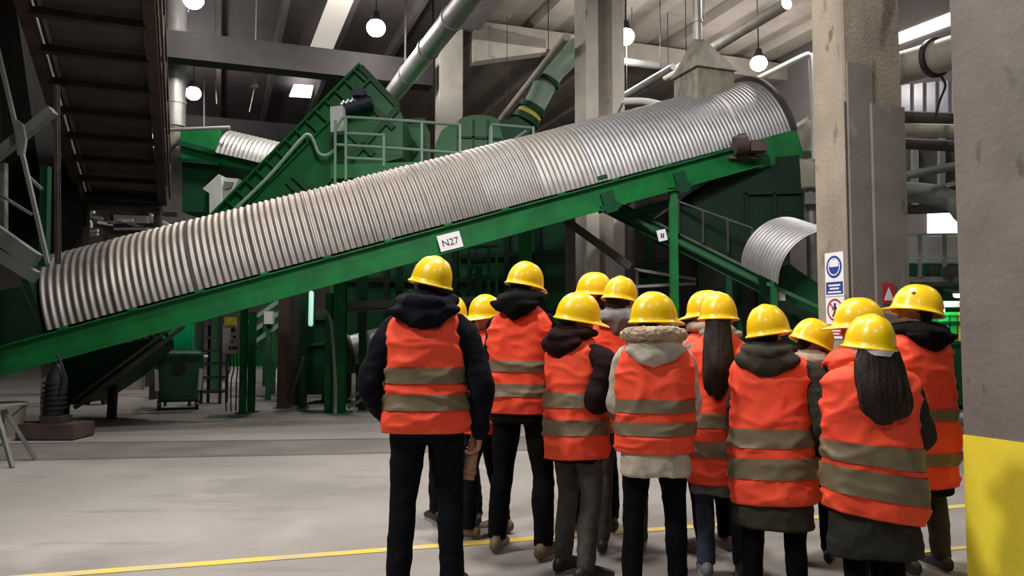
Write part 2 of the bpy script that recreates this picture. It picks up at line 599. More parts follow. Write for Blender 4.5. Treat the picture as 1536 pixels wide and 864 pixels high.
def helmet_bm(k):
    bm = B()
    n = 48
    rows = []

    def ring(a, b, z, fo=0.0, fz=0.0, ridge=0.0):
        out = []
        for j in range(n):
            th = 2 * PI * j / n
            f = max(0.0, math.sin(th)) ** 3
            x, y = a * math.cos(th), b * math.sin(th) + f * fo
            rr = ridge * math.exp(-(x / .024) ** 2)
            rr += ridge * .55 * math.exp(-((abs(x) - .058) / .012) ** 2)
            out.append(V((x, y, z + f * fz + rr)))
        return out
    A, Bb, Hh = .114, .138, .155
    rows.append(ring(A - .006, Bb - .006, .006))
    rows.append(ring(A - .002, Bb - .002, -.012))
    rows.append(ring(A + .011, Bb + .010, -.015, .048, -.012))
    rows.append(ring(A + .014, Bb + .013, -.010, .054, -.012))
    rows.append(ring(A + .011, Bb + .010, -.005, .046, -.009))
    rows.append(ring(A + .001, Bb + .001, .004, .010, -.002))
    for i in range(1, 13):
        t = i / 13 * PI / 2
        c, s = math.cos(t) ** .82, math.sin(t) ** .92
        rows.append(ring(A * c, Bb * c, Hh * s, 0, 0, .008 * s))
    vs = [[bm.verts.new(p * k) for p in r] for r in rows]
    for a, b in zip(vs, vs[1:]):
        for j in range(n):
            bm.faces.new((a[j], a[(j+1) % n], b[(j+1) % n], b[j]))
    top = bm.verts.new(V((0, 0, Hh + .008)) * k)
    for j in range(n):
        bm.faces.new((vs[-1][j], vs[-1][(j+1) % n], top))
    ct = bm.verts.new(V((0, 0, .06)) * k)
    for j in range(n):
        bm.faces.new((vs[0][(j+1) % n], vs[0][j], ct))
    return bm


def person(S):
    d, px = S['d'], S['px']
    X = at(px, HZ, d).x
    ztop = at(px, S['top'], d).z
    s = ztop / 1.795
    zl = lambda y: at(px, y, d).z / s
    root = thing('person', S['label'], 'person', (X, d, 0), 'visitors in orange-red vests and yellow hard hats')
    root.rotation_euler = (0, 0, -R(S.get('yaw', 0)))
    sd = S['seed']
    mirror = (-1, 1)

    def part(name, bm, m, parent=root, smooth=60):
        bmesh.ops.scale(bm, vec=(s, s, s), verts=bm.verts)
        return obj(name, bm, m, parent, local=True, smooth=smooth)

    hm = Matrix.Translation((0, .0, 1.555)) @ Matrix.Rotation(-R(S.get('hyaw', 0)), 4, 'Z') @ Matrix.Rotation(R(S.get('hpitch', 0)), 4, 'X') \
        @ Matrix.Rotation(R(S.get('hroll', 0)), 4, 'Y') @ Matrix.Translation((0, 0, -1.555))
    hv = lambda p: hm @ V(p)

    # joints
    arms = {}
    for sg in mirror:
        e, w = S.get('armL' if sg < 0 else 'armR', ((.285, -.045, 1.10), (.275, .03, .855)))
        sh = S.get('shL' if sg < 0 else 'shR', .178 if e[1] > 0 else .205)
        arms[sg] = [V((sg * .155, .01 if e[1] > 0 else -.005, 1.395)), V((sg * sh, .035 if e[1] > 0 else -.01, 1.345)), V((sg * e[0], e[1], e[2])), V((sg * w[0], w[1], w[2]))]
    feet = S.get('feet', ((-.115, -.03, -8), (.115, .02, 8)))
    legs = []
    for (fx, fy, fa) in feet:
        sg = -1 if fx < 0 else 1
        h = V((sg * .092, 0, .90))
        kn = V((sg * .10 * .4 + fx * .6, fy * .5 + .025, .49))
        an = V((fx, fy - .02, .085))
        toe = V((fx + math.sin(R(fa)) * .16, fy - .02 + math.cos(R(fa)) * .16, .03))
        legs.append((sg, h, kn, an, toe))

    # --- body: one continuous skin
    bm = B()
    loft(bm, [(.84, .14, .10, 0), (.95, .15, .11, 0), (1.06, .13, .095, 0), (1.2, .145, .10, 0), (1.33, .16, .10, 0), (1.41, .14, .08, 0), (1.46, .07, .06, 0)], 24, rows=20)
    tube(bm, [(0, -.015, 1.40), (0, -.008, 1.49), hv((0, .005, 1.60))], [.062, .056, .056], 14, sub=3)
    hb = B()
    ball(hb, (0, .012, 1.66), (.076, .097, .095), u=24, v=16)
    ball(hb, (0, .038, 1.588), (.058, .066, .066))
    ball(hb, (0, .082, 1.55), (.026, .022, .02))
    tube(hb, [(0, .104, 1.668), (0, .118, 1.638), (0, .125, 1.615)], [.008, .011, .016], 8, sub=2, dome=True)
    ball(hb, (0, .101, 1.588), (.026, .012, .007)); ball(hb, (0, .100, 1.574), (.023, .011, .008))
    ball(hb, (0, .088, 1.676), (.056, .02, .011))
    for sg in mirror:
        ball(hb, (sg * .040, .070, 1.622), (.024, .026, .022))
        ball(hb, (sg * .079, -.002, 1.632), (.010, .022, .032), Matrix.Rotation(sg * .35, 3, 'Z'))
    bmesh.ops.transform(hb, matrix=hm, verts=hb.verts)
    me = bpy.data.meshes.new('h'); hb.to_mesh(me); hb.free(); bm.from_mesh(me); bpy.data.meshes.remove(me)
    for sg in mirror:
        a = arms[sg]
        tube(bm, a, [.05, .052, .038, .026], 12, sub=5, dome=True)
        dw = (a[3] - a[2]).normalized()
        hs = S.get('handL' if sg < 0 else 'handR', {})
        hand(bm, a[3] + dw * .012, hs.get('d', dw), hs.get('n', V((-sg, .2, 0))), hs.get('side', sg), hs.get('curl', .45))
    for sg, h, kn, an, toe in legs:
        tube(bm, [h + V((0, 0, .03)), h.lerp(kn, .5) + V((0, .01, 0)), kn, kn.lerp(an, .35) + V((0, -.018, 0)), an], [.080, .060, .042, .044, .034], 14, sub=4, dome=True)
        tube(bm, [an + V((0, -.02, -.03)), an.lerp(toe, .6) + V((0, 0, -.015)), toe], [(.032, .034), (.036, .028), (.03, .018)], 12, sub=3, dome=True)
    bm = remesh(bm, S.get('vox', .007), 3)
    body = part('body', bm, 'skin', smooth=180)
    for sg in mirror:
        bm = B()
        ball(bm, hv((sg * .031, .093, 1.655)), .0125, u=12, v=8)
        part('eye', bm, 'eye_white', body)

    # --- trousers
    tc = S['trousers']
    q = S.get('leg', 1.0)
    bm = B()
    loft(bm, [(.80, .165 * q, .115, 0), (.90, .178 * q, .13, -.008), (1.0, .165, .12, -.005), (1.06, .15, .115, 0)], 28, rows=12)
    for sg, h, kn, an, toe in legs:
        tube(bm, [h + V((0, 0, .02)), h.lerp(kn, .5) + V((0, .008, 0)), kn, kn.lerp(an, .4) + V((0, -.012, 0)), an + V((0, -.005, -.005))],
             [.100 * q, .084 * q, .066 * q, .064 * q, S.get('cuff', .054)], 18, sub=5)
    part('trousers', remesh(bm, .010, 4, fold_fn(sd, .006, 1.2)), tc)

    # --- shoes
    for sg, h, kn, an, toe in legs:
        f = (toe - an); f.z = 0; f.normalize()
        lt = V((f.y, -f.x, 0))
        g = V((an.x, an.y, 0))
        bm = B()
        tube(bm, [g - f * .06 + UP * .05, g - f * .02 + UP * .058, g + f * .07 + UP * .05, g + f * .14 + UP * .038, g + f * .185 + UP * .03],
             [(.036, .048), (.04, .055), (.043, .047), (.045, .034), (.034, .024)], 14, sub=4, ref=lt, dome=True)
        tube(bm, [g - f * .01 + UP * .07, g - f * .012 + UP * S.get('boot', .11)], [.044, .047], 14, ref=lt)
        for v in bm.verts: v.co.z = max(v.co.z, .018)
        sh = part('shoe', bm, S.get('shoes', 'shoe_dark'))
        bm = B()
        n = 20
        lo = []
        for k in range(n):
            th = 2 * PI * k / n
            c, sn = math.cos(th), math.sin(th)
            lo.append(g + f * (.065 + .135 * c) + lt * (.042 + .008 * c) * sn)
        hexa(bm, lo, [p + UP * .024 for p in lo])
        part('sole', bm, S.get('sole', 'sole'), sh)

    # --- jacket with sleeves
    zj = zl(S['jhem']) if 'jhem' in S else .86
    jw = S.get('jw', .185)
    bm = B()
    tab = [(zj, jw, .145, -.005)]
    if zj < .84: tab.append((zj + .10, jw * .97, .145, -.005))
    tab += [(.96, .178, .135, 0), (1.10, .168, .128, 0), (1.25, .178, .13, 0), (1.34, .185, .122, 0), (1.41, .172, .10, 0), (1.455, .135, .088, 0),
            (1.49, .098, .082, 0), (1.535, .078, .076, .004)]
    loft(bm, tab, 32, rows=30)
    ar = S.get('ar', 1.0)
    for sg in mirror:
        a = arms[sg]
        tube(bm, [a[0], a[1], a[1].lerp(a[2], .55), a[2], a[2].lerp(a[3], .5), a[3]], [.072 * ar, .074 * ar, .066 * ar, .060 * ar, .054 * ar, .043], 16, sub=4, dome=True)
    jk = part('jacket', remesh(bm, .010, 4, fold_fn(sd + 5, .010, .9)), S['jacket'])

    # --- hi-vis vest
    zh = zl(S['hem'])
    vw = S.get('vw', .24) / s
    tilt = S.get('tilt', 0.0)
    ff = vest_fold(sd + 9, S.get('vfold', .026))
    tabv = [(zh, vw * .97, .158, -.008), (zh + .07, vw * 1.0, .168, -.01)]
    if zh < .9: tabv.append((.97, vw * .98, .165, -.01))
    tabv += [(1.14, vw * .96, .156, -.006), (1.28, vw * .97, .158, -.004), (1.36, vw * .955, .150, -.004), (1.425, vw * .91, .132, -.004), (1.465, vw * .74, .112, -.004),
             (1.497, .120, .098, -.004), (1.52, .092, .088, 0)]

    def vfn(off=0.0):
        def f(p):
            n = V((p.x / vw, p.y / .15, 0)).normalized()
            k = min(1, max(0, (1.50 - p.z) / .12))
            w = min(1, max(0, (1.30 - p.z) / .45))
            return p + n * (ff(p) * k + off) + V((0, 0, tilt * p.x * w + S.get('drop', 0) * w * max(0, p.y)))
        return f
    bm = B()
    loft(bm, tabv, 72, 2.5, vfn(), rows=70)
    vest = part('vest', bm, 'vest', smooth=180)
    for (ya, yb) in S['bands']:
        bm = B()
        r = loft(bm, tabv, 72, 2.5, vfn(.0085), z0=zl(yb), z1=zl(ya), rows=9, cap=False)
        part('reflective_band', bm, 'band', vest, smooth=180)

    # --- hood lying on the back
    if S.get('hood'):
        hw, hz, hd, low = S.get('hoodshape', (.125, 1.50, .11, 1.40))
        hw *= 1.22; hd *= 1.1
        bm = B()
        n = 26
        pts, rad = [], []
        for k in range(n):
            th = R(90) - R(55) - R(250) * k / (n - 1)
            x, y = hw * .70 * math.cos(th), -.005 + hd * .80 * math.sin(th)
            bk = max(0, -math.sin(th))
            pts.append(V((x, y - .02 * bk, hz + .012 + .02 * (1 - bk))))
            rad.append((.030 + .012 * bk, .052 + .016 * bk))
        tube(bm, pts, rad, 14, dome=True, ref=(0, 0, 1))
        loft(bm, [(low - .01, .015, .012, -.135), (low + .02, hw * .45, .04, -.14), (low + .055, hw * .88, .058, -.135), (low + .095, hw * 1.14, .066, -.12), (hz - .005, hw * 1.02, .066, -.105),
                  (hz + .04, hw * .74, .055, -.085), (hz + .075, hw * .52, .035, -.075)], 28, 2.0, rows=18)
        tube(bm, [(0, -.02, 1.44), (0, -.01, 1.545)], [(.092, .09), (.080, .078)], 16)
        bm = remesh(bm, .009, 3, fold_fn(sd + 17, .015, 1.6))
        hood = part('hood', bm, S['hood'], smooth=60)
        if S.get('fur'):
            bm = B()
            P2, r2 = [], []
            for k in range(n):
                th = R(15) - R(210) * k / (n - 1)
                x, y = (hw + .012) * math.cos(th), -.03 + (hd + .035) * math.sin(th)
                bk = max(0, -math.sin(th))
                P2.append(V((x, y, hz + .06 + .012 * bk)))
                r2.append(.030 + .012 * bk)
            tube(bm, P2, r2, 14, sub=2, dome=True)
            bm = remesh(bm, .006, 2, lambda p: .008 * noise.noise(p * 60) + .006 * noise.noise(p * 22))
            part('fur_trim', bm, 'fur', hood, smooth=60)

    # --- hair
    ht = S.get('hair')
    if ht:
        bm = B()
        hb = B()
        ball(hb, (0, -.008, 1.665), (.083, .096, .09), u=24, v=16)
        ball(hb, (0, -.045, 1.600), (.068, .045, .07))
        for sg in mirror: ball(hb, (sg * .070, -.02, 1.645), (.015, .045, .05))
        bmesh.ops.transform(hb, matrix=hm, verts=hb.verts)
        me = bpy.data.meshes.new('h'); hb.to_mesh(me); hb.free(); bm.from_mesh(me); bpy.data.meshes.remove(me)
        if ht == 'long':
            ox, W, zlow = S.get('hairshape', (0, 1.0, 1.22))
            z2 = lambda t: 1.60 + (zlow - 1.60) * t
            pts = [hv((0, -.03, 1.67)), hv((0, -.075, 1.62)), V((ox * .4, -.125, z2(.30))), V((ox * .7, -.170, z2(.6))), V((ox, -.185, z2(.85))), V((ox * 1.1, -.185, z2(1)))]
            tube(bm, pts, [(.075 * min(W, 1), .05), (.092 * min(W, 1.05), .060), (.112 * W, .055), (.112 * W, .048), (.080 * W, .035), (.035 * W, .016)], 28, sub=5, dome=True, ref=(1, 0, 0))
            for k in range(9):                              # loose locks round the edge
                a = random.uniform(-1, 1)
                x0 = .085 * W * a
                tube(bm, [hv((x0, -.085, 1.60)), V((x0 * 1.25 + ox * .6, -.155, z2(.45))), V((x0 * 1.3 + ox, -.195, z2(.8))), V((x0 * .8 + ox * 1.2, -.19, z2(1.0) - random.uniform(-.03, .02)))],
                     [.022, .024, .018, .006], 8, sub=4, dome=True)
            bm = remesh(bm, .006, 2, lambda p: .004 * noise.noise(V((p.x * 60, p.y * 30, p.z * 4 + sd))) + .006 * noise.noise(V((p.x * 18, p.y * 18, p.z * 4))))
        else:
            bm = remesh(bm, .006, 2, lambda p: .004 * noise.noise(V((p.x * 60, p.y * 60, p.z * 18 + sd))))
        part('hair', bm, S.get('haircol', 'hair_dark'), smooth=60)

    # --- hard hat
    hk = 1 / s * S.get('hk', 1.0)
    hx = hm @ Matrix.Translation((0, .004, 1.795 - .163 * hk))
    bm = helmet_bm(hk)
    bmesh.ops.transform(bm, matrix=hx, verts=bm.verts)
    hat = part('hard_hat', bm, 'helmet', smooth=50)
    if S.get('strap'):
        bm = B()
        rr = []
        for k in range(25):
            th = R(195) + R(150) * k / 24
            c, sn = math.cos(th), math.sin(th)
            a = [V(((.104 + o) * c, (.146 + o) * sn, z)) * hk for o, z in ((0, -.04), (.005, -.04), (.005, -.012), (0, -.012))]
            rr.append([bm.verts.new(p) for p in a])
        for a, b in zip(rr, rr[1:]):
            for k in range(4): bm.faces.new((a[k], a[(k+1) % 4], b[(k+1) % 4], b[k]))
        bm.faces.new(rr[0]); bm.faces.new(rr[-1][::-1])
        bmesh.ops.transform(bm, matrix=hx, verts=bm.verts)
        part('headband', bm, 'helmet_white', hat)
    if S.get('badge'):
        bm = B()
        th = R(S['badge'])
        nn = V((math.cos(th) * .8, math.sin(th), .55)).normalized()
        c0 = V((.114 * .86 * math.cos(th), .138 * .86 * math.sin(th), .085))
        t1 = nn.cross(UP).normalized(); t2 = nn.cross(t1)
        star = [c0 + (t1 * math.cos(2*PI*k/12) + t2 * math.sin(2*PI*k/12)) * (.012 if k % 2 else .006) - nn * .002 for k in range(12)]
        hexa(bm, [p * hk for p in star], [(p + nn * .008) * hk for p in star])
        bmesh.ops.transform(bm, matrix=hx, verts=bm.verts)
        part('badge', bm, 'ink', hat)
    return root, s


BENT = ((.215, .05, 1.12), (.07, .27, 1.13))
BENT_OUT = ((.215, .04, 1.12), (.12, .26, 1.08))
POCKET = ((.30, -.10, 1.11), (.215, .10, .93))
PEOPLE = [
    dict(px=641, d=4.62, top=382, yaw=2, hyaw=-34, hpitch=9, hroll=10, hem=646, bands=((551, 573), (589, 612)), vw=.247, jacket='navy_fabric', hood='navy_fabric', jhem=650, jw=.20,
         hoodshape=(.135, 1.515, .12, 1.395), trousers='dark_jeans', leg=1.08, cuff=.064, hair='short', seed=1.3, vox=.0048, ar=1.1, shoes='shoe_dark',
         feet=((-.14, -.02, -10), (.14, .02, 12)), armL=((.30, -.07, 1.10), (.225, .09, .90)), armR=((.295, -.05, 1.09), (.285, .0, .845)),
         handR=dict(d=(-.1, .38, -.9), n=(-1, .1, -.1), curl=.85),
         label='tall person in navy hooded jacket and dark jeans leftmost in the crowd'),
    dict(px=679, d=6.25, top=443, yaw=-20, hyaw=10, hem=650, bands=((556, 570), (590, 604)), jacket='navy_fabric', trousers='dark_jeans', hair='short', seed=2.1, armL=BENT, armR=BENT,
         feet=((-.10, .12, -8), (.16, -.10, 8)),
         label='person almost hidden behind the tall navy-jacketed person, hard hat peeping out at the shoulder'),
    dict(px=730, d=5.9, top=441, yaw=-66, shL=.25, hyaw=-72, hpitch=-4, hem=646, bands=((572, 587), (607, 622)), vw=.235, jacket='denim_blue', trousers='dark_jeans', leg=.9, hair='short', seed=3.7,
         shoes='shoe_tan', boot=.17, feet=((-.15, .10, -20), (.14, -.05, 10)), armL=((.285, -.03, 1.10), (.24, .16, 1.0)), armR=BENT,
         label='person turned sideways in blue denim jacket and tan boots beside the navy-jacketed person'),
    dict(px=783, d=5.42, top=391, yaw=18, hyaw=28, hpitch=-9, hroll=5, hem=618, bands=((540, 556), (574, 592)), vw=.225, jacket='black_fabric', hood='black_fabric', hoodshape=(.12, 1.535, .11, 1.44),
         jhem=632, trousers='black_fabric', hair='short', haircol='hair_black', seed=4.4, shoes='shoe_tan', feet=((-.16, .02, -5), (.16, -.06, 8)), armL=BENT, armR=BENT,
         label='tall person in black hooded jacket and black trousers, second tallest hat of the crowd'),
    dict(px=863, d=4.9, top=438, yaw=50, shR=.275, hyaw=42, hpitch=-9, hroll=3, hem=686, bands=((587, 609), (627, 650)), vw=.212, tilt=.06, jacket='maroon_fabric', hood='maroon_fabric', jhem=690,
         hoodshape=(.12, 1.50, .115, 1.38), trousers='grey_jeans', hair='short', seed=5.2, armR=((.285, -.12, 1.11), (.20, .15, 1.10)), armL=BENT, feet=((-.12, .03, -5), (.13, -.02, 8)),
         label='person in dark maroon hooded jacket and grey jeans with elbow bent'),
    dict(px=892, d=6.0, top=408, yaw=-20, hyaw=-58, hpitch=2, hem=640, bands=((560, 574), (596, 610)), jacket='black_fabric', trousers='dark_jeans', hair='short', seed=6.6, armL=BENT, armR=BENT,
         label='person behind the grey-scarfed one, hat brim pointing left'),
    dict(px=928, d=5.45, top=413, yaw=8, hyaw=24, hpitch=-8, hroll=4, hem=645, bands=((572, 588), (606, 622)), vw=.22, jacket='black_fabric', hood='grey_scarf', hoodshape=(.125, 1.50, .115, 1.42),
         trousers='grey_jeans', hair='short', seed=7.9, armL=BENT, armR=BENT, feet=((-.12, 0, -5), (.12, .03, 5)),
         label='person wearing a grey crumpled scarf hood between the maroon and the cream jackets'),
    dict(px=980, d=4.47, top=437, yaw=6, hyaw=58, hpitch=0, hem=676, bands=((597, 616), (630, 649)), vw=.212, jacket='cream_fabric', hood='cream_fabric', fur=True, jhem=710, jw=.20,
         hoodshape=(.125, 1.475, .12, 1.36), trousers='black_fabric', leg=.95, hair='short', haircol='hair_black', seed=8.3, armL=BENT, armR=BENT_OUT, feet=((-.14, 0, -5), (.13, .02, 5)),
         label='person in cream jacket with furry hood and black trousers'),
    dict(px=1064, d=5.5, top=435, yaw=-25, hyaw=-55, hpitch=-6, hem=655, bands=((585, 600), (620, 635)), jacket='beige_knit', hood='beige_knit', trousers='black_fabric', hair='short', seed=9.1,
         armL=BENT, armR=BENT, shoes='shoe_grey', label='person behind the ponytailed one, hat brim dipping to the left'),
    dict(px=1078, d=4.92, top=437, yaw=10, hyaw=4, hpitch=-2, hem=722, bands=((617, 638), (658, 681)), vw=.205, jacket='grey_knit', jhem=738, jw=.19, trousers='blue_jeans', leg=.9, hair='long',
         hairshape=(-.02, .78, 1.13), seed=10.4, shL=.225, armL=((.275, -.06, 1.10), (.245, .08, .88)), armR=BENT, feet=((-.10, 0, -5), (.12, .02, 5)), shoes='shoe_grey',
         label='person with long dark ponytail, grey sweater and blue jeans'),
    dict(px=1155, d=4.45, top=455, yaw=27, shR=.25, hyaw=6, hpitch=2, hroll=-8, hem=752, bands=((640, 667), (683, 713)), vw=.232, tilt=.05, jacket='olive_fabric', hood='olive_fabric', jhem=788, jw=.235,
         hoodshape=(.135, 1.49, .13, 1.36), trousers='black_fabric', leg=1.0, hair='short', seed=11.7, armL=BENT, armR=((.295, -.06, 1.08), (.25, .10, .90)), feet=((-.13, 0, -5), (.13, .02, 5)),
         label='person in dark olive parka with hood hanging below the vest'),
    dict(px=1212, d=5.25, top=476, yaw=20, hyaw=68, hpitch=-22, hem=690, bands=((612, 627), (645, 660)), jacket='beige_knit', hood='beige_knit', hoodshape=(.12, 1.48, .11, 1.40), trousers='black_fabric', hair='short', haircol='hair_black', seed=12.2,
         armL=BENT, armR=BENT, label='shortest person in beige knit, head bowed to the right behind the olive parka'),
    dict(px=1303, d=4.0, top=470, yaw=4, hyaw=-8, hpitch=3, hroll=5, hem=772, bands=((664, 694), (703, 742)), vw=.243, tilt=-.17, jacket='charcoal_wool', jhem=832, jw=.262,
         trousers='black_fabric', leg=.95, hair='long', hairshape=(.01, 1.22, 1.19), strap=True, seed=13.5, armL=BENT, armR=((.275, -.04, 1.10), (.20, .14, .95)), feet=((-.11, 0, -5), (.11, .02, 5)),
         label='person with long loose brown hair and charcoal coat, white headband under the hat'),
    dict(px=1290, d=4.6, top=446, yaw=-25, hyaw=-50, hpitch=0, hem=700, bands=((610, 627), (648, 664)), jacket='black_fabric', trousers='dark_jeans', hair='short', seed=14.8, armL=BENT, armR=BENT,
         label='person hidden behind the long-haired one, only the hat and cheek showing'),
    dict(px=1375, d=5.0, top=425, yaw=-14, hyaw=-50, hpitch=9, hroll=10, hem=727, bands=((611, 628), (675, 693)), vw=.215, jacket='black_fabric', hood='black_fabric', hoodshape=(.135, 1.475, .125, 1.38),
         jhem=738, trousers='olive_trousers', leg=1.02, hair='short', badge=165, seed=15.1, hk=1.08, armL=BENT, armR=((.235, .02, 1.10), (.16, .2, .98)), feet=((-.13, 0, -5), (.13, .02, 5)),
         label='person at the right end of the crowd in black hood, face turned left'),
]
for S in PEOPLE:
    rt, s_ = person(S)
    if S['px'] == 641: P1 = (rt.location.copy(), s_)

bm = B()
o_, s_ = P1
roll = [o_ + V((.262, .035, z)) * s_ + V((0, 0, 0)) for z in (.80,)][0]
a_ = roll + V((.0, .02, .03))
b_ = roll + V((-.045, -.0, -.23))
tube(bm, [a_, a_.lerp(b_, .5), b_], [.026, .034, .037], 18, sub=4)
tube(bm, [b_.lerp(a_, .12), b_.lerp(a_, .2)], [.041, .041], 18)
tag(obj('paper_roll', bm, 'tan'), 'tan rolled-up paper in the hand of the tall navy-jacketed person', 'paper roll')
# ------------------------------------------------------------------ the hall
bm = B()
prism(bm, [pq(-8, -32, -.3), pq(-8, 26, -.3), pq(46, 26, -.3), pq(46, -32, -.3)], (0, 0, .3))
struct('floor', bm, 'floor', 'dusty grey concrete hall floor', 'floor')


def floor_strip(name, m, pts, label, h=.004):
    bm = B()
    prism(bm, [V((p.x, p.y, .0005)) for p in pts], (0, 0, h))
    return struct(name, bm, m, label, 'floor marking')


L0, L1 = onz(60, 868, 0), onz(1430, 763, 0)
dl = (L1 - L0).normalized()
nl = V((-dl.y, dl.x, 0))
floor_strip('trim_1', 'yellow_line', [L0 - dl * 2, L1 + dl * 6, L1 + dl * 6 + nl * .10, L0 - dl * 2 + nl * .10], 'yellow line painted across the floor behind the crowd')
a = onz(1405, 828, 0)
floor_strip('trim_2', 'yellow_line', [a - dl * .2, a + dl * 1.6, a + dl * 1.6 + nl * .06, a - dl * .2 + nl * .06], 'short faded yellow floor line beside the near pillar')
t0, t1, t2, t3 = onz(0, 668, 0), onz(1500, 645, 0), onz(1500, 662, 0), onz(0, 692, 0)
floor_strip('trim_3', 'track', [t0, t3, t2, t1], 'dark worn strip across the floor', .003)
for i, (ya, yb) in enumerate(((667, 646), (691, 662))):
    a, b = onz(-60, ya, 0), onz(1500, yb, 0)
    n = V((0, .05, 0))
    floor_strip('trim_%d' % (4 + i), 'conc_dark', [a - n, b - n, b + n, a + n], 'dark edge groove of the worn floor strip', .006)

# walls
bm = B()
box(bm, pq(41, -3, 6), (58, .4, 12), HALL)
struct('wall_back', bm, 'wall', 'dark back wall of the hall', 'wall')
bm = B()
box(bm, pq(19, 19.2, 6), (.4, 54, 12), HALL)
struct('wall_right', bm, 'wall', 'right side wall of the hall', 'wall')
bm = B()
box(bm, pq(19, -24, 6), (.4, 54, 12), HALL)
struct('wall_left', bm, 'wall', 'left side wall of the hall', 'wall')

# roof: two bays either side of the pillar row at q = 6.9
def roof(q0, q1, zt, m, label, pitch, rw, rd, kindname):
    bm = B()
    box(bm, pq(23, (q0 + q1) / 2, zt + .12), (q1 - q0, 38, .24), HALL)
    q = q0 + pitch / 2
    while q < q1:
        prism(bm, [pq(4, q - rw / 2, zt - rd), pq(4, q + rw / 2, zt - rd), pq(4, q + rw * .7, zt + .02), pq(4, q - rw * .7, zt + .02)], E1 * 38)
        q += pitch
    return struct(kindname, bm, m, label, 'ceiling')


roof(-24, 6.7, 11.6, 'ceil_shaded', 'ribbed roof of the left bay, its shade in the colour', 1.9, .16, .38, 'ceiling')
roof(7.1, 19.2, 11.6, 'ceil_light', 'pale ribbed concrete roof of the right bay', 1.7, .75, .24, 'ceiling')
bm = B()
box(bm, pq(23, 6.9, 11.35), (.9, 38, .9), HALL)
struct('trim_6', bm, 'conc_dark', 'long gutter beam above the pillar row', 'beam')
for i, (p, q0, q1, z0, z1, m) in enumerate(((23.5, -24, 5.9, 9.0, 9.75, 'girder_shaded'), (23.5, 7.2, 19, 10.6, 11.2, 'ceil_light'), (33, -24, 6.6, 9.2, 9.9, 'girder_shaded'), (15.6, 7.2, 19, 10.6, 11.2, 'ceil_light'))):
    bm = B()
    bt = [pq(p - .3, q0, z0), pq(p - .3, q1, z0), pq(p - .3, q1, z1), pq(p - .3, q0, z1)]
    prism(bm, bt, E1 * .6)
    struct('trim_%d' % (7 + i), bm, m, 'roof girder across the hall', 'beam')
bm = B()                                                       # corbel at the far pillar
prism(bm, [pq(23.2, 7.2, 9.9), pq(23.2, 7.2, 11.1), pq(23.2, 9.6, 10.9), pq(23.2, 9.6, 10.5)], E1 * .5)
struct('trim_12', bm, 'conc_light', 'concrete bracket under the girder at the far pillar', 'beam')

# skylights and windows
def panel(name, pts, z, m, label, fr='ceil_shaded'):
    P = [onz(x, y, z) for x, y in pts]
    bm = B()
    prism(bm, P, (0, 0, .05))
    return struct(name, bm, m, label, 'window')


panel('window_1', ((497, -12), (536, -12), (497, 80), (463, 78)), 11.16, 'sky_soft', 'milky roof light in the dark roof')
panel('window_2', ((441, 128), (470, 130), (466, 147), (434, 145)), 11.16, 'sky_bright', 'small bright roof light in the dark roof')


def wallq(px, py, q):
    d = ray(px, py)
    o = V((0, 0, CAMH))
    return o + d * ((q - o.dot(E2)) / d.dot(E2))


def wallp(px, py, p):
    d = ray(px, py)
    o = V((0, 0, CAMH))
    return o + d * ((p - o.dot(E1)) / d.dot(E1))


bm = B()
P = [wallq(x, y, 18.95) for x, y in ((1391, 318), (1422, 315), (1422, 352), (1391, 352))]
prism(bm, P, E2 * .06)
P = [wallq(x, y, 18.95) for x, y in ((1425, 318), (1436, 319), (1436, 350), (1425, 350))]
prism(bm, P, E2 * .06)
struct('window_4', bm, 'win_blue', 'bright daylight window in the right wall', 'window')
bm = B()
prism(bm, [wallq(x, y, 18.95) for x, y in ((1335, 54), (1450, 9), (1450, 28), (1335, 70))], E2 * .06)
struct('window_3', bm, 'sky_bright', 'long bright window strip high on the right wall between the two near pillars', 'window')
bm = B()
for k in range(5):
    x = 1352 + k * 19
    prism(bm, [wallq(a, b, 18.95) for a, b in ((x, 128 - k * 2), (x + 13, 126 - k * 2), (x + 13, 196), (x, 197))], E2 * .06)
struct('window_5', bm, 'win_dim', 'row of dim tall windows high in the right wall', 'window')
bm = B()
for x0, x1, y0, y1 in ((228, 262, 197, 224), (225, 243, 190, 193), (256, 300, 232, 246)):
    prism(bm, [wallp(a, b, 40.7) for a, b in ((x0, y0), (x1, y0), (x1, y1), (x0, y1))], E1 * .06)
struct('window_6', bm, 'sky_bright', 'bright window strip in the back wall at left', 'window')
bm = B()
prism(bm, [wallp(a, b, 40.2) for a, b in ((170, 222), (300, 222), (300, 345), (170, 345))], E1 * .3)
struct('trim_13', bm, 'wall_blocks', 'pale block-work part of the back wall', 'wall')


# pillars
def pillar(name, C, w, dpt, h, m, label, groove=True, extra=None):
    """C = the corner nearest the camera's left; w along E2, dpt along E1"""
    bm = B()
    g, gd = w * .36, .30
    if groove:
        a, b = (w - g) / 2, (w + g) / 2
        out = [(0, 0), (a, 0), (a + .05, gd), (b - .05, gd), (b, 0), (w, 0), (w, dpt), (0, dpt)]
    else:
        out = [(.02, 0), (w - .02, 0), (w, .02), (w, dpt), (0, dpt), (0, .02)]
    prism(bm, [C + E2 * u + E1 * v for u, v in out], (0, 0, h))
    return struct(name, bm, m, label, 'pillar')


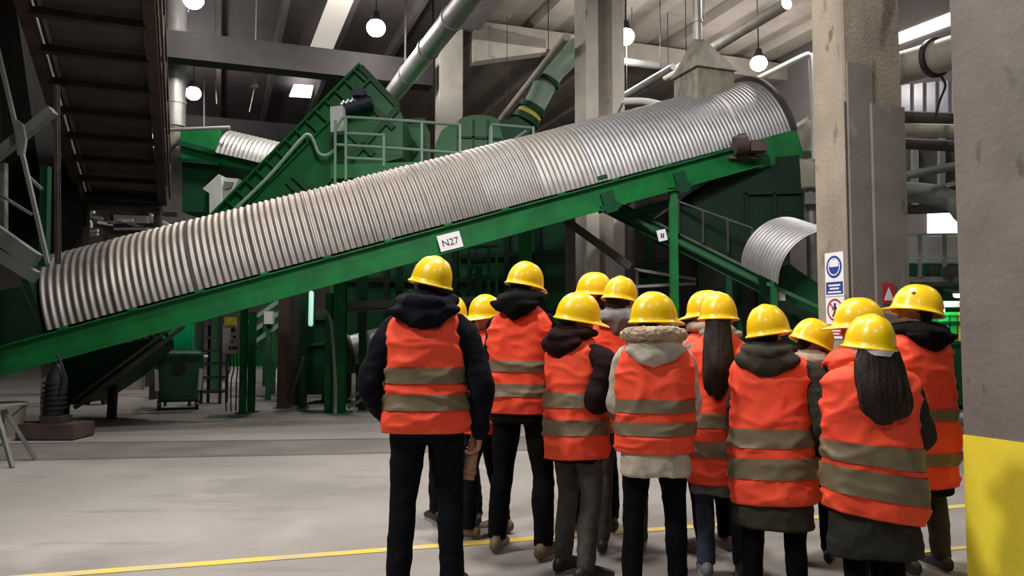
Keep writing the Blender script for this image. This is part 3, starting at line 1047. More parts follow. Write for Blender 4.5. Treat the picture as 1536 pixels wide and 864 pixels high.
C2 = V((at(1275, HZ, 8.6).x, 8.6, 0))
pillar('trim_14', C2, .82, .474, 11.3, 'conc', 'stained concrete pillar carrying the safety signs', groove=False)
bm = B()                                                       # proud lower casing of that pillar's front
prism(bm, [C2 + E2 * u + E1 * v for u, v in ((.0, .0), (.30, -.0), (.34, -.05), (.80, -.05), (.81, 0))], (0, 0, at(1300, 152, 8.6).z))
struct('trim_15', bm, 'conc_grey', 'rough lower casing on the front of the signed pillar', 'pillar')
bm = B()
prism(bm, [C2 + E2 * u + E1 * v for u, v in ((.03, .0), (.37, -.0), (.37, -.03), (.03, -.03))], (0, 0, at(1300, 93, 8.6).z))
struct('trim_16', bm, 'conc_grey', 'narrow raised strip on the front of the signed pillar', 'pillar')

C1f = V((at(1441, HZ, 4.6).x, 4.6, 0))
C1 = C1f - E1 * .62
pillar('trim_17', C1, .8, .62, 11.3, 'conc_grey', 'near grey concrete pillar with yellow painted foot', groove=False)
bm = B()
zy = at(1456, 652, 4.6).z
lo = [C1 + E2 * u + E1 * v for u, v in ((-.004, -.004), (.804, -.004), (.804, .624), (-.004, .624))]
prism(bm, lo, (0, 0, zy))
struct('trim_18', bm, 'yellow_base', 'yellow paint on the foot of the near pillar', 'pillar')

C3 = V((at(884, HZ, 18.2).x, 18.2, 0))
pillar('trim_19', C3 - E2 * .05, 1.0, .62, 11.3, 'conc_light', 'grooved concrete pillar behind the corrugated tube')
C4 = V((at(657, HZ, 24).x, 24, 0))
pillar('trim_20', C4, .75, .5, 11.0, 'conc_light', 'far pale concrete pillar', groove=False)


# lamps
def lamp(px, py, z, label):
    c = onz(px, py, z)
    t = thing('hanging_lamp', label, 'lamp', c, 'round high-bay lamps under the roof')
    bm = B()
    ball(bm, c, (.26, .26, .24), u=24, v=12)
    obj('lens', bm, 'lamp', t)
    bm = B()
    tube(bm, [c + UP * .18, c + UP * .24, c + UP * .34, c + UP * .45], [.17, .16, .12, .09], 20)
    obj('housing', bm, 'dark_steel', t)
    bm = B()
    tube(bm, [c + UP * .44, V((c.x, c.y, 11.58))], .02, 8)
    obj('rod', bm, 'dark_steel', t)
    return c


LAMPS = [lamp(564, 42, 10, 'round lamp glowing above the big green inclined chute'),
         lamp(938, 55, 10, 'round lamp glowing just right of the grooved pillar'),
         lamp(1138, 95, 10, 'round lamp glowing above the upper end of the corrugated tube'),
         lamp(290, 140, 10, 'round lamp glowing low beside the vertical silver duct'),
         lamp(290, -1, 10, 'round lamp cut by the top edge beside the silver duct')]
# ------------------------------------------------------------------ the corrugated tube conveyor
A0, A1, RC, HF = V((-7.025, 12.968, 1.514)), V((4.678, 15.268, 5.057)), 1.362, .942
AX = (A1 - A0).normalized()
LEN = (A1 - A0).length
N1 = V((AX.y, -AX.x, 0)).normalized()                    # towards the viewer
N2 = N1.cross(AX)
if N2.z < 0: N2 = -N2


def C(t): return A0 + (A1 - A0) * t


def near_edge(t, o=0.0, h=0.0): return C(t) + N1 * (RC + o) + N2 * h


def cover(bm, c0, axis, n1, n2, L, rad, hf, pitch, amp, th0=0.0, th1=PI, seg=36, wall=.006, sub=8):
    n = max(2, int(L / pitch * sub))
    rows = []
    for i in range(n + 1):
        s = L * i / n
        r = rad + amp * math.sin(2 * PI * s / pitch)
        rows.append([[c0 + axis * s + n1 * (rr * math.cos(th0 + (th1 - th0) * k / seg)) + n2 * (hf * rr * math.sin(th0 + (th1 - th0) * k / seg)) for k in range(seg + 1)] for rr in (r, r - wall)])
    vs = [[[bm.verts.new(p) for p in q] for q in r] for r in rows]
    for i in range(n):
        for k in range(seg):
            bm.faces.new((vs[i][0][k], vs[i+1][0][k], vs[i+1][0][k+1], vs[i][0][k+1]))
            bm.faces.new((vs[i][1][k+1], vs[i+1][1][k+1], vs[i+1][1][k], vs[i][1][k]))
        for k in (0, seg):
            bm.faces.new((vs[i][0][k], vs[i][1][k], vs[i+1][1][k], vs[i+1][0][k]))
    for i in (0, n):
        for k in range(seg):
            bm.faces.new((vs[i][0][k], vs[i][0][k+1], vs[i][1][k+1], vs[i][1][k]))


base = V((C(.5).x, C(.5).y, 0))
T = thing('tube_conveyor', 'long inclined green conveyor under a half-round corrugated steel cover, plate N27 on its side', 'conveyor', base)
seams = [0, .079, .173, .248, .323, .398, .473, .548, .623, .698, .777, .852, .927, 1.0]
for i in range(13):
    bm = B()
    t0, t1 = seams[i], seams[i+1] + .0003
    cover(bm, C(t0), AX, N1, N2, (t1 - t0) * LEN, RC + (.007 if i % 2 else 0), HF, (.108, .104, .102, .10, .098, .096, .094, .092, .088, .082, .078, .074, .072)[i], .014 if i < 8 else .0065)
    obj('cover_sheet', bm, 'galv_dark' if i == 0 else 'galv_dusty' if i < 7 else 'galv_mid' if i < 9 else 'galv', T, smooth=60, keep=True)
bm = B()                                                  # dark flange at the upper end
n = 40
a = []
for k in range(n + 1):
    th = PI * k / n
    d = N1 * math.cos(th) + N2 * HF * math.sin(th)
    a.append((C(1.0) + d * (RC - .02), C(1.0) + d * (RC + .09)))
for (p, q), (r, s) in zip(a, a[1:]):
    hexa(bm, [p, q, s, r], [x + AX * .06 for x in (p, q, s, r)])
obj('end_flange', bm, 'dark_steel', T)


def channel(bm, p, q, sg, k=1.0):
    """C-section girder whose web top edge runs from p to q; flanges point away from the belt"""
    prof = [(0, 0), (.09, 0), (.09, -.022), (.02, -.022), (.02, -.40), (.09, -.40), (.09, -.425), (0, -.425)]
    prof = [(u, v * k) for u, v in prof]
    hexa(bm, [p + N1 * sg * u + N2 * v for u, v in prof], [q + N1 * sg * u + N2 * v for u, v in prof])


bm = B()
channel(bm, near_edge(-.17, .03, -.045), near_edge(.935, .03, -.045), 1)
for k in range(12):                                       # bolted splice lugs on the top flange
    t = .02 + k * .078
    box(bm, near_edge(t, .08, -.03), (.12, .1, .035), (AX, N1, N2))
obj('side_beam', bm, 'green', T)
bm = B()
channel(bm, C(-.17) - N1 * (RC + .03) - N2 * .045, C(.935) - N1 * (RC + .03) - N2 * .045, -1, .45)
obj('side_beam', bm, 'green_shaded', T)
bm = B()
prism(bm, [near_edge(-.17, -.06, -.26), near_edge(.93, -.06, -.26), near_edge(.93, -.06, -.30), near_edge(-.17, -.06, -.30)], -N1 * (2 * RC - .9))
obj('underside_tray', bm, 'green_shaded', T)
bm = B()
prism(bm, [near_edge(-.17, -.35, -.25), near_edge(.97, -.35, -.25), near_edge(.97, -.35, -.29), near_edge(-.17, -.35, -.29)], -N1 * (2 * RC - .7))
obj('belt', bm, 'belt', T)
bm = B()                                                  # feed hopper at the lower end
for o in (0.0, -2 * RC):
    prism(bm, [near_edge(-.17, o, -.04), near_edge(-.004, o, -.04), near_edge(-.012, o, .72), near_edge(-.10, o, .78), near_edge(-.17, o, .66)], -N1 * .06)
prism(bm, [near_edge(-.012, -.06, -.04), near_edge(-.004, -.06, -.04), near_edge(-.004, -.06, .95), near_edge(-.012, -.06, .95)], -N1 * (2 * RC - .06))
prism(bm, [near_edge(-.17, 0, .60), near_edge(-.09, 0, .72), near_edge(-.09, 0, .76), near_edge(-.17, 0, .64)], -N1 * 2 * RC)
obj('feed_hopper', bm, 'green_shaded', T)
# head end
bm = B()
prism(bm, [near_edge(.93, .05, .0), near_edge(1.005, .05, .0), near_edge(1.005, .05, -.50), near_edge(.93, .05, -.50)], -N1 * (2 * RC + .1))
obj('head_panel', bm, 'green', T)
Yh = near_edge(.97).y - .05
bm = B()
prism(bm, [at(x, y, Yh) for x, y in ((1035, 300), (1085, 262), (1140, 238), (1199, 232), (1206, 352), (1075, 352), (1045, 338))], V((-.25, 2.6, 0)))
for x0, x1, y in ((1118, 1206, 286),):
    prism(bm, [at(x0, y, Yh - .05), at(x1, y - 2, Yh - .05), at(x1, y + 4, Yh - .05), at(x0, y + 6, Yh - .05)], V((0, .1, 0)))
for x in (1118, 1160, 1203):
    prism(bm, [at(x, 288, Yh - .05), at(x + 4, 288, Yh - .05), at(x + 4, 350, Yh - .05), at(x, 350, Yh - .05)], V((0, .1, 0)))
obj('discharge_chute', bm, 'green_shaded', T)
bm = B()
m0 = at(1112, 218, Yh - .30)
tube(bm, [m0 - V((.12, 0, 0)), m0 + V((.10, 0, .03))], .15, 20)
for k in range(5):
    x = -.10 + k * .045
    tube(bm, [m0 + V((x, 0, 0)), m0 + V((x + .015, 0, 0))], .165, 20)
box(bm, m0 + V((.28, .02, -.02)), (.28, .22, .18))
box(bm, m0 + V((.03, .05, .17)), (.14, .12, .07))
box(bm, m0 + V((.1, .12, -.19)), (.6, .1, .05))
obj('drive_motor', bm, 'brown_steel', T)
# posts
def post(px, Y, ztop, w=.16, h=.16, m='green', parent=None, name='support_post', foot=True):
    p = at(px, HZ, Y); p.z = 0
    bm = B()
    ibar(bm, p + UP * .02, V((p.x, p.y, ztop)), w, h, .018, V((0, 1, 0)))
    if foot: box(bm, p + UP * .0125, (w * 2, h * 2, .025))
    box(bm, V((p.x, p.y, ztop + .01)), (w * 1.5, h * 1.5, .02))
    return obj(name, bm, m, parent)


zc = lambda px: 0
def beam_z(px, side=1):
    """height of the girder's underside above where the photograph's column px meets it"""
    best = min((abs(768 + F * (near_edge(t) if side > 0 else C(t) - N1 * RC).x / (near_edge(t) if side > 0 else C(t) - N1 * RC).y - px), t) for t in [i / 400 for i in range(-60, 400)])
    t = best[1]
    e = near_edge(t, .03, -.47) if side > 0 else C(t) - N1 * (RC + .03) - N2 * .25
    return e


e = beam_z(510, -1); post(510, e.y, e.z, .22, .2, 'green', T)
e = beam_z(1012); post(1012, e.y, e.z, .13, .13, 'green', T)
e = beam_z(363, -1); post(366, e.y + .15, e.z, .11, .11, 'green', T)
e = beam_z(788, -1); post(788, e.y, e.z, .26, .2, 'green', T)
e = beam_z(80); post(75, e.y + .1, e.z, .14, .14, 'frame_grey', T)
e = beam_z(903)
bm = B()
box(bm, e + V((0, 0, .02)), (.35, .2, .10), (AX, N1, N2))
box(bm, e + N2 * .52 + N1 * .1, (.16, .05, .07), (AX, N1, N2))
box(bm, e + N2 * .1 + N1 * .08, (.22, .06, .35), (AX, N1, N2))
obj('bracket', bm, 'green_deep', T)
bm = B()
e2 = beam_z(1012)
box(bm, e2 + V((0, 0, .02)), (.30, .2, .10), (AX, N1, N2))
box(bm, e2 + N2 * .1 + N1 * .08, (.20, .06, .35), (AX, N1, N2))
obj('bracket', bm, 'green_deep', T)
bm = B()
bar(bm, at(848, 330, 14.2), at(945, 400, 14.2), .12, .13)
obj('brace', bm, 'dark_steel', T)
bm = B()
bar(bm, at(945, 322, 14.0), at(1012, 303, 13.8), .08, .14)
obj('brace', bm, 'green_deep', T)
# number plate
best = min((abs(768 + F * near_edge(t, .13).x / near_edge(t, .13).y - 675), t) for t in [i / 800 for i in range(800)])[1]
pc = near_edge(best, .135, 0)
pc = at(675, 362, pc.y)
xd = (AX + V((0, 0, -.02))).normalized()
bm = B()
box(bm, pc, (.37, .015, .26), (xd, N1, N2))
pl = obj('number_plate', bm, 'sign_white', T)
tb = text_bm('N27', .155, pc + N1 * .012 - N2 * .015, xd, N2)
obj('lettering', tb, 'ink', pl)

# ------------------------------------------------------------------ conveyor coming down to the right
T = thing('belt_conveyor', 'dark green belt conveyor sloping down to the right below the corrugated tube', 'conveyor', V((3.0, 13.4, 0)))
pa, pb = at(898, 303, 14.3), at(1250, 482, 12.5)
dirn = (pb - pa).normalized()
wv = V((dirn.y, -dirn.x, 0)).normalized() * -1.0
if wv.y < 0: wv = -wv
for k in (0, .8):
    bm = B()
    ibar(bm, pa + wv * k, pb + wv * k, .09, .26, .02)
    obj('side_beam', bm, 'green_deep', T)
bm = B()
bar(bm, pa + wv * .4 + UP * .16, pb + wv * .4 + UP * .16, .76, .03)
obj('belt', bm, 'belt', T)
for (x0, y0, x1, y1) in ((1017, 302, 1128, 342),):
    bm = B()
    bar(bm, at(x0, y0, 13.5), at(x1, y1, 13.2), .04, .03)
    for k in range(4):
        t = k / 3
        p = at(x0 + (x1 - x0) * t, y0 + (y1 - y0) * t, 13.5 - .3 * t)
        bar(bm, p, p - UP * .55, .035, .035)
    obj('hand_rail', bm, 'dark_steel', T)
bm = B()
prism(bm, [at(x, y, 13.65) for x, y in ((1018, 306), (1126, 345), (1205, 412), (1212, 450), (1018, 352))], V((0, .05, 0)))
obj('guard_panel', bm, 'green_shaded', T)
bm = B()
bar(bm, at(955, 330, 13.8), at(1225, 466, 12.5), .05, .06)
obj('side_strip', bm, 'green_dust', T)
bm = B()
box(bm, at(993, 353, 13.4), (.15, .02, .19), (V((.9, 0, .2)), V((0, 1, 0)), V((-.2, 0, .9))))
pl = obj('number_plate', bm, 'sign_white', T)
bm = B()
for k in range(2): box(bm, at(992 + k * 3, 353, 13.38), (.02, .01, .07))
obj('lettering', bm, 'ink', pl)
for px in (1105, 1195):
    t = (px - 898) / 352
    p = pa.lerp(pb, t)
    bm = B()
    bar(bm, V((p.x, p.y, 0)), p - UP * .12, .09, .09)
    q = p + wv * .8
    bar(bm, V((q.x, q.y, 0)), q - UP * .12, .09, .09)
    obj('support_leg', bm, 'green_deep', T)

# arched cover sitting on that conveyor, with its green outlet
c0, c1 = at(1232, 416, 11.3), at(1172, 390, 12.4)
axv = (c1 - c0)
La = axv.length
axv.normalize()
n1 = V((axv.y, -axv.x, 0)).normalized()
n2 = n1.cross(axv)
if n2.z < 0: n2 = -n2
T = thing('arched_cover', 'shiny half-round corrugated hood open to the right, beside the signed pillar', 'hood', V((c0.x, c0.y, 0)))
bm = B()
cover(bm, c0, axv, n1, n2, La, .655, 1.02, .095, .010, -.15, PI + .15)
obj('hood_sheet', bm, 'galv', T, smooth=60, keep=True)
bm = B()
prism(bm, [at(x, y, 11.6) for x, y in ((1160, 405), (1182, 396), (1245, 436), (1245, 480), (1200, 462), (1168, 440))], V((.1, 1.1, 0)))
obj('outlet_box', bm, 'green_deep', T)
bm = B()
bar(bm, at(1150, 425, 11.5), at(1245, 468, 11.2), .05, .05)
obj('edge_rail', bm, 'green_dust', T)
bm = B()
box(bm, at(1173, 444, 11.5), (.09, .02, .13))
obj('number_plate', bm, 'sign_white', T)
bm = B()
for s in (-.6, .6):
    p = c0 + n1 * s + axv * .25
    bar(bm, V((p.x, p.y, 0)), p, .08, .08)
obj('support_leg', bm, 'green_dust', T)

# ------------------------------------------------------------------ steep green chute at the upper left
Y = 19.5
T = thing('inclined_chute', 'big steep green chute rising to the right behind the corrugated tube', 'chute', at(450, HZ, Y) * V((1, 1, 0)) if False else V((at(450, HZ, Y).x, Y, 0)))
bm = B()
pxprism(bm, ((322, 327), (541, 102), (598, 162), (604, 180), (604, 236), (505, 262), (470, 300), (420, 345)), Y, 1.9)
obj('chute_body', bm, 'green', T)
dv = (at(541, 98, Y) - at(318, 325, Y)).normalized()
pv = V((dv.z, 0, -dv.x))                                   # square to the slope, to the lower right
o0 = at(318, 325, Y)
Ls = (at(541, 98, Y) - o0).length
bm = B()
bar(bm, o0, o0 + dv * Ls, .34, .05, pv)
obj('top_flange', bm, 'green', T)
bm = B()
bar(bm, o0 + pv * .44 + V((0, -.03, 0)), o0 + pv * .44 + dv * (Ls * .98) + V((0, -.03, 0)), .16, .05, pv)
obj('rail_strip', bm, 'green', T)
for k in range(15):
    p = o0 + dv * (Ls * (k + .6) / 15.2)
    bm = B()
    bar(bm, p + pv * .02 + V((0, -.07, 0)), p + pv * .43 + V((0, -.07, 0)), .14, .04, dv)
    obj('rib', bm, 'green', T)
bm = B()
for (x0, y0, x1, y1) in ((541, 100, 598, 160), (513, 190, 560, 232), (440, 262, 480, 300), (430, 270, 468, 308), (598, 160, 500, 268), (540, 140, 590, 192)):
    bar(bm, at(x0, y0, Y - .06), at(x1, y1, Y - .06), .14, .07, V((0, -1, 0)))
obj('stiffener', bm, 'green_dust', T)
bm = B()
tube(bm, [at(335, 330, Y - .25), at(400, 268, Y - .25), at(452, 209, Y - .25), at(464, 203, Y - .25), at(471, 213, Y - .25), at(478, 230, Y - .25), at(490, 233, Y - .25), at(502, 225, Y - .25)], .042, 10, sub=4)
obj('conduit', bm, 'pale_green', T)
bm = B()
mc = at(536, 158, Y - .3)
tube(bm, [mc - V((.35, 0, .1)), mc + V((.35, 0, .1))], .17, 20)
for k in range(6):
    tube(bm, [mc + V((-.3 + k * .11, 0, -.08 + k * .03)), mc + V((-.26 + k * .11, 0, -.07 + k * .03))], .20, 20)
box(bm, mc + V((.05, -.05, .28)), (.3, .25, .16))
obj('motor', bm, 'blue_motor', T)
bm = B()
bar(bm, V((o0.x + 1.4, Y + .4, 0)), V((o0.x + 1.4, Y + .4, 3.4)), .18, .18)
bar(bm, V((at(590, 0, Y).x, Y + .8, 0)), V((at(590, 0, Y).x, Y + .8, 5.4)), .18, .18)
obj('support_leg', bm, 'green_dust', T)

# platform with railing
Y = 18.2
T = thing('service_platform', 'green service platform with pale railings in front of the steep chute', 'platform', V((at(600, HZ, Y).x, Y, 0)))
bm = B()
pxprism(bm, ((496, 247), (700, 240), (700, 258), (496, 268)), Y, 1.6)
obj('deck', bm, 'green', T)
bm = B()
for k, (x, y0, y1) in enumerate(((503, 180, 300), (519, 178, 270), (576, 203, 250), (633, 184, 245), (690, 187, 242))):
    bm = B()
    bar(bm, at(x, y0, Y), at(x, y1, Y), .055, .055)
    obj('rail_post', bm, 'railing', T)
for pts in (((503, 196), (512, 180), (524, 176), (600, 181), (690, 187)), ((503, 217), (600, 223), (690, 230)), ((520, 200), (578, 203)), ((520, 237), (578, 240))):
    bm = B()
    tube(bm, [at(x, y, Y) for x, y in pts], .035, 8, sub=3)
    obj('hand_rail', bm, 'railing', T)
bm = B()
for x in (500, 690):
    p = at(x, HZ, Y + .8)
    bar(bm, V((p.x, p.y, 0)), V((p.x, p.y, at(0, 255, Y).z)), .16, .16)
obj('support_leg', bm, 'green_dust', T)
bm = B()
pxprism(bm, ((495, 160), (514, 158), (516, 196), (496, 198)), Y + .3, .3)
cb = obj('switch_box', bm, 'box_grey', T)

# green tank and hood group behind the platform
def mesh_thing(name, bm, m, label, cat, group=None, smooth=35):
    return tag(obj(name, bm, m, smooth=smooth), label, cat, group)


T = thing('green_tank', 'square green tank behind the platform railing', 'tank', V((at(600, HZ, 21).x, 21, 0)))
bm = B(); pxprism(bm, ((530, 186), (636, 179), (638, 250), (530, 258)), 21.7, 1.6); obj('shell', bm, 'green', T)
bm = B()
for x in (530, 566, 600, 634): bar(bm, at(x, 186 if x < 540 else 182, 21.65), at(x, 252, 21.65), .08, .06)
bar(bm, at(528, 186, 21.65), at(638, 180, 21.65), .08, .1)
obj('stiffener', bm, 'green_dust', T)
bm = B(); tube(bm, [at(612, 222, 21.5), at(612, 222, 21.65)], .26, 20); obj('access_cover', bm, 'green_dust', T)
bm = B()
for x in (540, 630):
    p = at(x, HZ, 22.3); bar(bm, V((p.x, p.y, 0)), V((p.x, p.y, 5.6)), .15, .15)
obj('leg', bm, 'green_dust', T)

Y = 20.5
T = thing('curved_hood', 'curved green duct hood leading up to the pale green pipe', 'duct', V((at(720, HZ, Y).x, Y, 0)))
arc = [(686, 236), (686, 186)] + [(686 + 32 - 32 * math.cos(R(a)), 184 - 12 * math.sin(R(a))) for a in range(20, 180, 20)] + [(750, 190), (756, 215)]
bm = B(); pxprism(bm, arc, Y, 1.4); obj('hood_body', bm, 'green', T)
bm = B()
pxprism(bm, ((650, 240), (654, 214), (662, 196), (676, 186), (690, 182), (690, 240)), Y + .5, 1.2)
obj('inlet_bend', bm, 'green', T)
bm = B()
for x in (688, 710, 732): bar(bm, at(x, 190 if x < 700 else 180, Y - .03), at(x, 232, Y - .03), .05, .06)
bar(bm, at(686, 205, Y - .03), at(752, 208, Y - .03), .05, .06)
obj('stiffener', bm, 'green_dust', T)
bm = B(); pxprism(bm, ((742, 186), (775, 174), (800, 190), (790, 205), (750, 215)), Y + .1, 1.1); obj('outlet_box', bm, 'green_deep', T)
pp = [at(788, 182, Y + .5), at(806, 150, Y + .5), at(820, 122, Y + .5), at(836, 100, Y + .5), at(868, 72, Y + .7)]
bm = B(); tube(bm, pp, [.30, .30, .31, .31, .31], 24, sub=4); obj('pipe', bm, 'pale_green', T)
bm = B()
d = (pp[2] - pp[1]).normalized()
tube(bm, [pp[2] - d * .05, pp[2] + d * .05], .38, 24)
obj('flange', bm, 'green_deep', T)
bm = B()
d = (pp[1] - pp[0]).normalized()
for k, m in ((0.0, .38), (.32, .38)):
    tube(bm, [pp[0] + d * (k - .02), pp[0] + d * (k + .13)], m, 24)
obj('flange', bm, 'green_deep', T)
bm = B(); tube(bm, [pp[0] + d * .16, pp[0] + d * .25], .34, 24); obj('marking_ring', bm, 'crate_yellow', T)
bm = B(); p = at(720, HZ, Y + .7); bar(bm, V((p.x, p.y, 0)), V((p.x, p.y, 6)), .2, .2); obj('support_leg', bm, 'green_dust', T)
# small railing beside the hood
T = thing('guard_rail', 'short pale railing in front of the curved green hood', 'railing', V((at(765, HZ, 18.6).x, 18.6, 0)))
for pts in (((735, 220), (736, 190), (740, 187), (800, 192)), ((768, 212), (790, 196))):
    bm = B(); tube(bm, [at(x, y, 18.6) for x, y in pts], .035, 8); obj('rail', bm, 'railing', T)
bm = B()
for x in (737, 800): bar(bm, at(x, 190, 18.6), V((at(x, 190, 18.6).x, 18.6, 0)), .06, .06)
obj('post', bm, 'railing', T)

# left green machine with white ribbed cover
Y = 22
T = thing('feed_machine', 'green feed machine at far left topped by a white ribbed cover', 'machine', V((at(330, HZ, Y).x, Y, 0)))
bm = B(); pxprism(bm, ((271, 196), (330, 192), (334, 214), (420, 240), (420, 262), (330, 246), (271, 240)), Y, 1.8); obj('casing', bm, 'green', T)
bm = B(); pxprism(bm, ((273, 240), (334, 248), (310, 268), (305, 318), (273, 318)), Y + .2, 1.5); obj('lower_casing', bm, 'green_deep', T)
bm = B(); bar(bm, at(268, 214, Y - .05), at(425, 258, Y - .05), .12, .14); bar(bm, at(268, 240, Y - .05), at(330, 246, Y - .05), .1, .1); obj('rim', bm, 'green_deep', T)
ca, cb = at(338, 238, Y + .5), at(424, 258, Y + .5)
av = (cb - ca).normalized(); k1 = V((av.y, -av.x, 0)).normalized(); k2 = k1.cross(av); k2 = k2 if k2.z > 0 else -k2
bm = B(); cover(bm, ca, av, k1, k2, (cb - ca).length, .80, 1.0, .125, .014, seg=20); obj('ribbed_cover', bm, 'duct', T, smooth=60, keep=True)
bm = B(); pxprism(bm, ((318, 195), (335, 193), (332, 235), (316, 228)), Y + .05, 1.0); obj('end_plate', bm, 'green_deep', T)
bm = B()
for x in (280, 300, 400):
    p = at(x, HZ, Y + 1); bar(bm, V((p.x, p.y, 0)), V((p.x, p.y, 4.6)), .16, .16)
obj('support_leg', bm, 'green_dust', T)
T = thing('white_cabinet', 'white peaked cabinet under the ribbed cover of the far-left machine', 'cabinet', V((at(330, HZ, 20.6).x, 20.6, 0)))
bm = B(); pxprism(bm, ((304, 283), (328, 261), (332, 263), (331, 322), (314, 322), (314, 290)), 20.6, .8); obj('shell', bm, 'white', T)
bm = B(); pxprism(bm, ((331, 266), (358, 268), (352, 282), (340, 300), (331, 312)), 20.75, .6); obj('side_panel', bm, 'box_grey', T)
bm = B(); pxprism(bm, ((336, 272), (350, 273), (346, 282), (336, 284)), 20.68, .06); obj('vent', bm, 'frame_grey', T)
bm = B(); p = at(322, HZ, 21); bar(bm, V((p.x, p.y, 0)), V((p.x, p.y, at(0, 322, 20.6).z)), .2, .2); obj('stand', bm, 'green_dust', T)

# ------------------------------------------------------------------ ducts under the roof
bm = B()
tube(bm, [onz(588, 143, 8.75), onz(724, -30, 8.75)], .27, 20, sub=10)
for t in (.25, .5, .75):
    p = onz(588, 143, 8.75).lerp(onz(724, -30, 8.75), t); tube(bm, [p - E1 * .05, p + E1 * .05], .30, 20)
T = thing('roof_duct', 'long straight grey duct hung under the roof, passing in front of the far pillar', 'duct', onz(588, 143, 8.75))
obj('pipe', bm, 'duct', T)
bm = B()
for t in (.2, .55, .9):
    p = onz(588, 143, 8.75).lerp(onz(724, -30, 8.75), t); bar(bm, p + UP * .2, V((p.x, p.y, 11.3)), .05, .05)
obj('hanger', bm, 'dark_steel', T)
Y = 22.5
T = thing('vertical_duct', 'vertical silver duct coming down from the roof at the left', 'duct', at(260, 200, Y))
bm = B()
p = at(262, 190, Y); q = V((p.x - .02, Y, 11.55))
tube(bm, [p, q], .29, 20, sub=8)
for k in range(1, 6):
    z = p.z + (q.z - p.z) * k / 6; tube(bm, [V((p.x, Y, z - .04)), V((p.x, Y, z + .04))], .31, 20)
obj('pipe', bm, 'duct', T)
bm = B(); tube(bm, [p, at(258, 205, Y), at(244, 226, Y), at(215, 232, Y)], [.27, .25, .17, .15], 16, sub=4); obj('lower_bend', bm, 'hood_box', T)
bm = B(); tube(bm, [at(222, 196, 21.5), at(345, 191, 21.5)], .05, 10)
for x in (225,): bar(bm, at(x, 194, 21.5), V((at(x, 194, 21.5).x, 21.5, 0)), .06, .06)
mesh_thing('barrier_rail', bm, 'railing_grey', 'thin pale rail beside the foot of the vertical silver duct', 'railing')
# thin wires from the roof
for k, (x, y0, x2, y1, lab) in enumerate(((306, 122, 306, 196, 'thin bent conduit hook under the dark roof above the white ribbed cover'), (382, 126, 374, 168, 'thin hanging cable with a small cap under the dark roof'))):
    bm = B()
    p = at(x, y0, 23)
    if k == 0:
        tube(bm, [at(306, 206, 23), p, at(309, 119, 23), at(323, 121, 23), at(325, 156, 23)], .02, 8)
    else:
        tube(bm, [V((p.x, p.y, 11.4)), p], .015, 6); tube(bm, [p + UP * .05, p - UP * .05, p - UP * .1], [.05, .10, .12], 12); tube(bm, [p - UP * .08, at(x2, y1, 23)], .015, 6)
    mesh_thing('conduit' if k == 0 else 'hanging_cable', bm, 'railing_grey', lab, 'conduit' if k == 0 else 'cable')

# dust hood standing over the corrugated tube
Y = 14.2
T = thing('dust_hood', 'weathered box hood with pyramid top and pipe above the corrugated tube', 'hood', at(1050, 146, Y))
cn = at(1047, 160, Y)
zt = at(1047, 96, Y).z
u_, v_ = E2 * .78, E1 * .8
bm = B(); hexa(bm, [cn, cn + u_, cn + u_ + v_, cn + v_], [V((p.x, p.y, zt)) for p in (cn, cn + u_, cn + u_ + v_, cn + v_)]); obj('box_body', bm, 'hood_box', T)
bm = B()
ap = cn + u_ * .32 + v_ * .45
zp = at(1056, 58, Y + .3).z
o = .05
lo = [cn - E2 * o - E1 * o, cn + u_ + E2 * o - E1 * o, cn + u_ + v_ + E2 * o + E1 * o, cn + v_ - E2 * o + E1 * o]
hexa(bm, [V((p.x, p.y, zt - .04)) for p in lo], [V((ap.x + a, ap.y + b, zp)) for a, b in ((-.1, -.1), (.1, -.1), (.1, .1), (-.1, .1))])
obj('pyramid_top', bm, 'hood_box', T)
bm = B(); tube(bm, [V((ap.x, ap.y, zp - .05)), V((ap.x, ap.y, 11.1))], .085, 16)
for z in (zp + .35, zp + .9): tube(bm, [V((ap.x, ap.y, z)), V((ap.x, ap.y, z + .06))], .10, 16)
obj('pipe', bm, 'duct', T)
bm = B(); tube(bm, [V((ap.x + .3, ap.y + .1, 11.2)), V((ap.x + .12, ap.y, zp + .4))], .012, 6); obj('wire', bm, 'railing_grey', T)

# right bay pipes under the roof
for k, (x0, y0, x1, y1, z, r, m, lab) in enumerate(((745, 187, 850, 55, 8.3, .10, 'duct_warm', 'slim beige pipe under the pale roof left of the grooved pillar'),
                                             (1000, 115, 1180, 5, 9.2, .15, 'duct_warm', 'beige pipe under the pale roof behind the box hood'),
                                             (930, 92, 1020, 103, 9.6, .12, 'duct', 'grey cross pipe right of the grooved pillar'),
                                             (925, 150, 1010, 100, 8.4, .09, 'white', 'white pipe slanting up right of the grooved pillar'))):
    p, q = onz(x0, y0, z), onz(x1, y1, z)
    T = thing('roof_pipe', lab, 'pipe', p)
    bm = B(); tube(bm, [p, q], r, 14, sub=4); obj('pipe', bm, m, T)
    for t in (.2, .8):
        h = p.lerp(q, t)
        bm = B(); bar(bm, h + UP * r, V((h.x, h.y, 11.3)), .02, .02); obj('hanger', bm, 'dark_steel', T)
bm = B()
p0 = [at(x, y, 16.5) for x, y in ((935, 152), (965, 152), (990, 157), (1010, 165))]
tube(bm, p0, .075, 12, sub=4); bar(bm, p0[0], V((p0[0].x, p0[0].y + 1.3, p0[0].z)), .05, .05)
mesh_thing('roof_pipe', bm, 'white', 'short white pipe bending down to the corrugated tube from the grooved pillar', 'pipe')
bm = B()
p0 = [at(x, y, 17) for x, y in ((1090, 142), (1144, 115), (1204, 85), (1213, 84), (1217, 92), (1221, 170), (1222, 240))]
tube(bm, p0, .065, 12, sub=4)
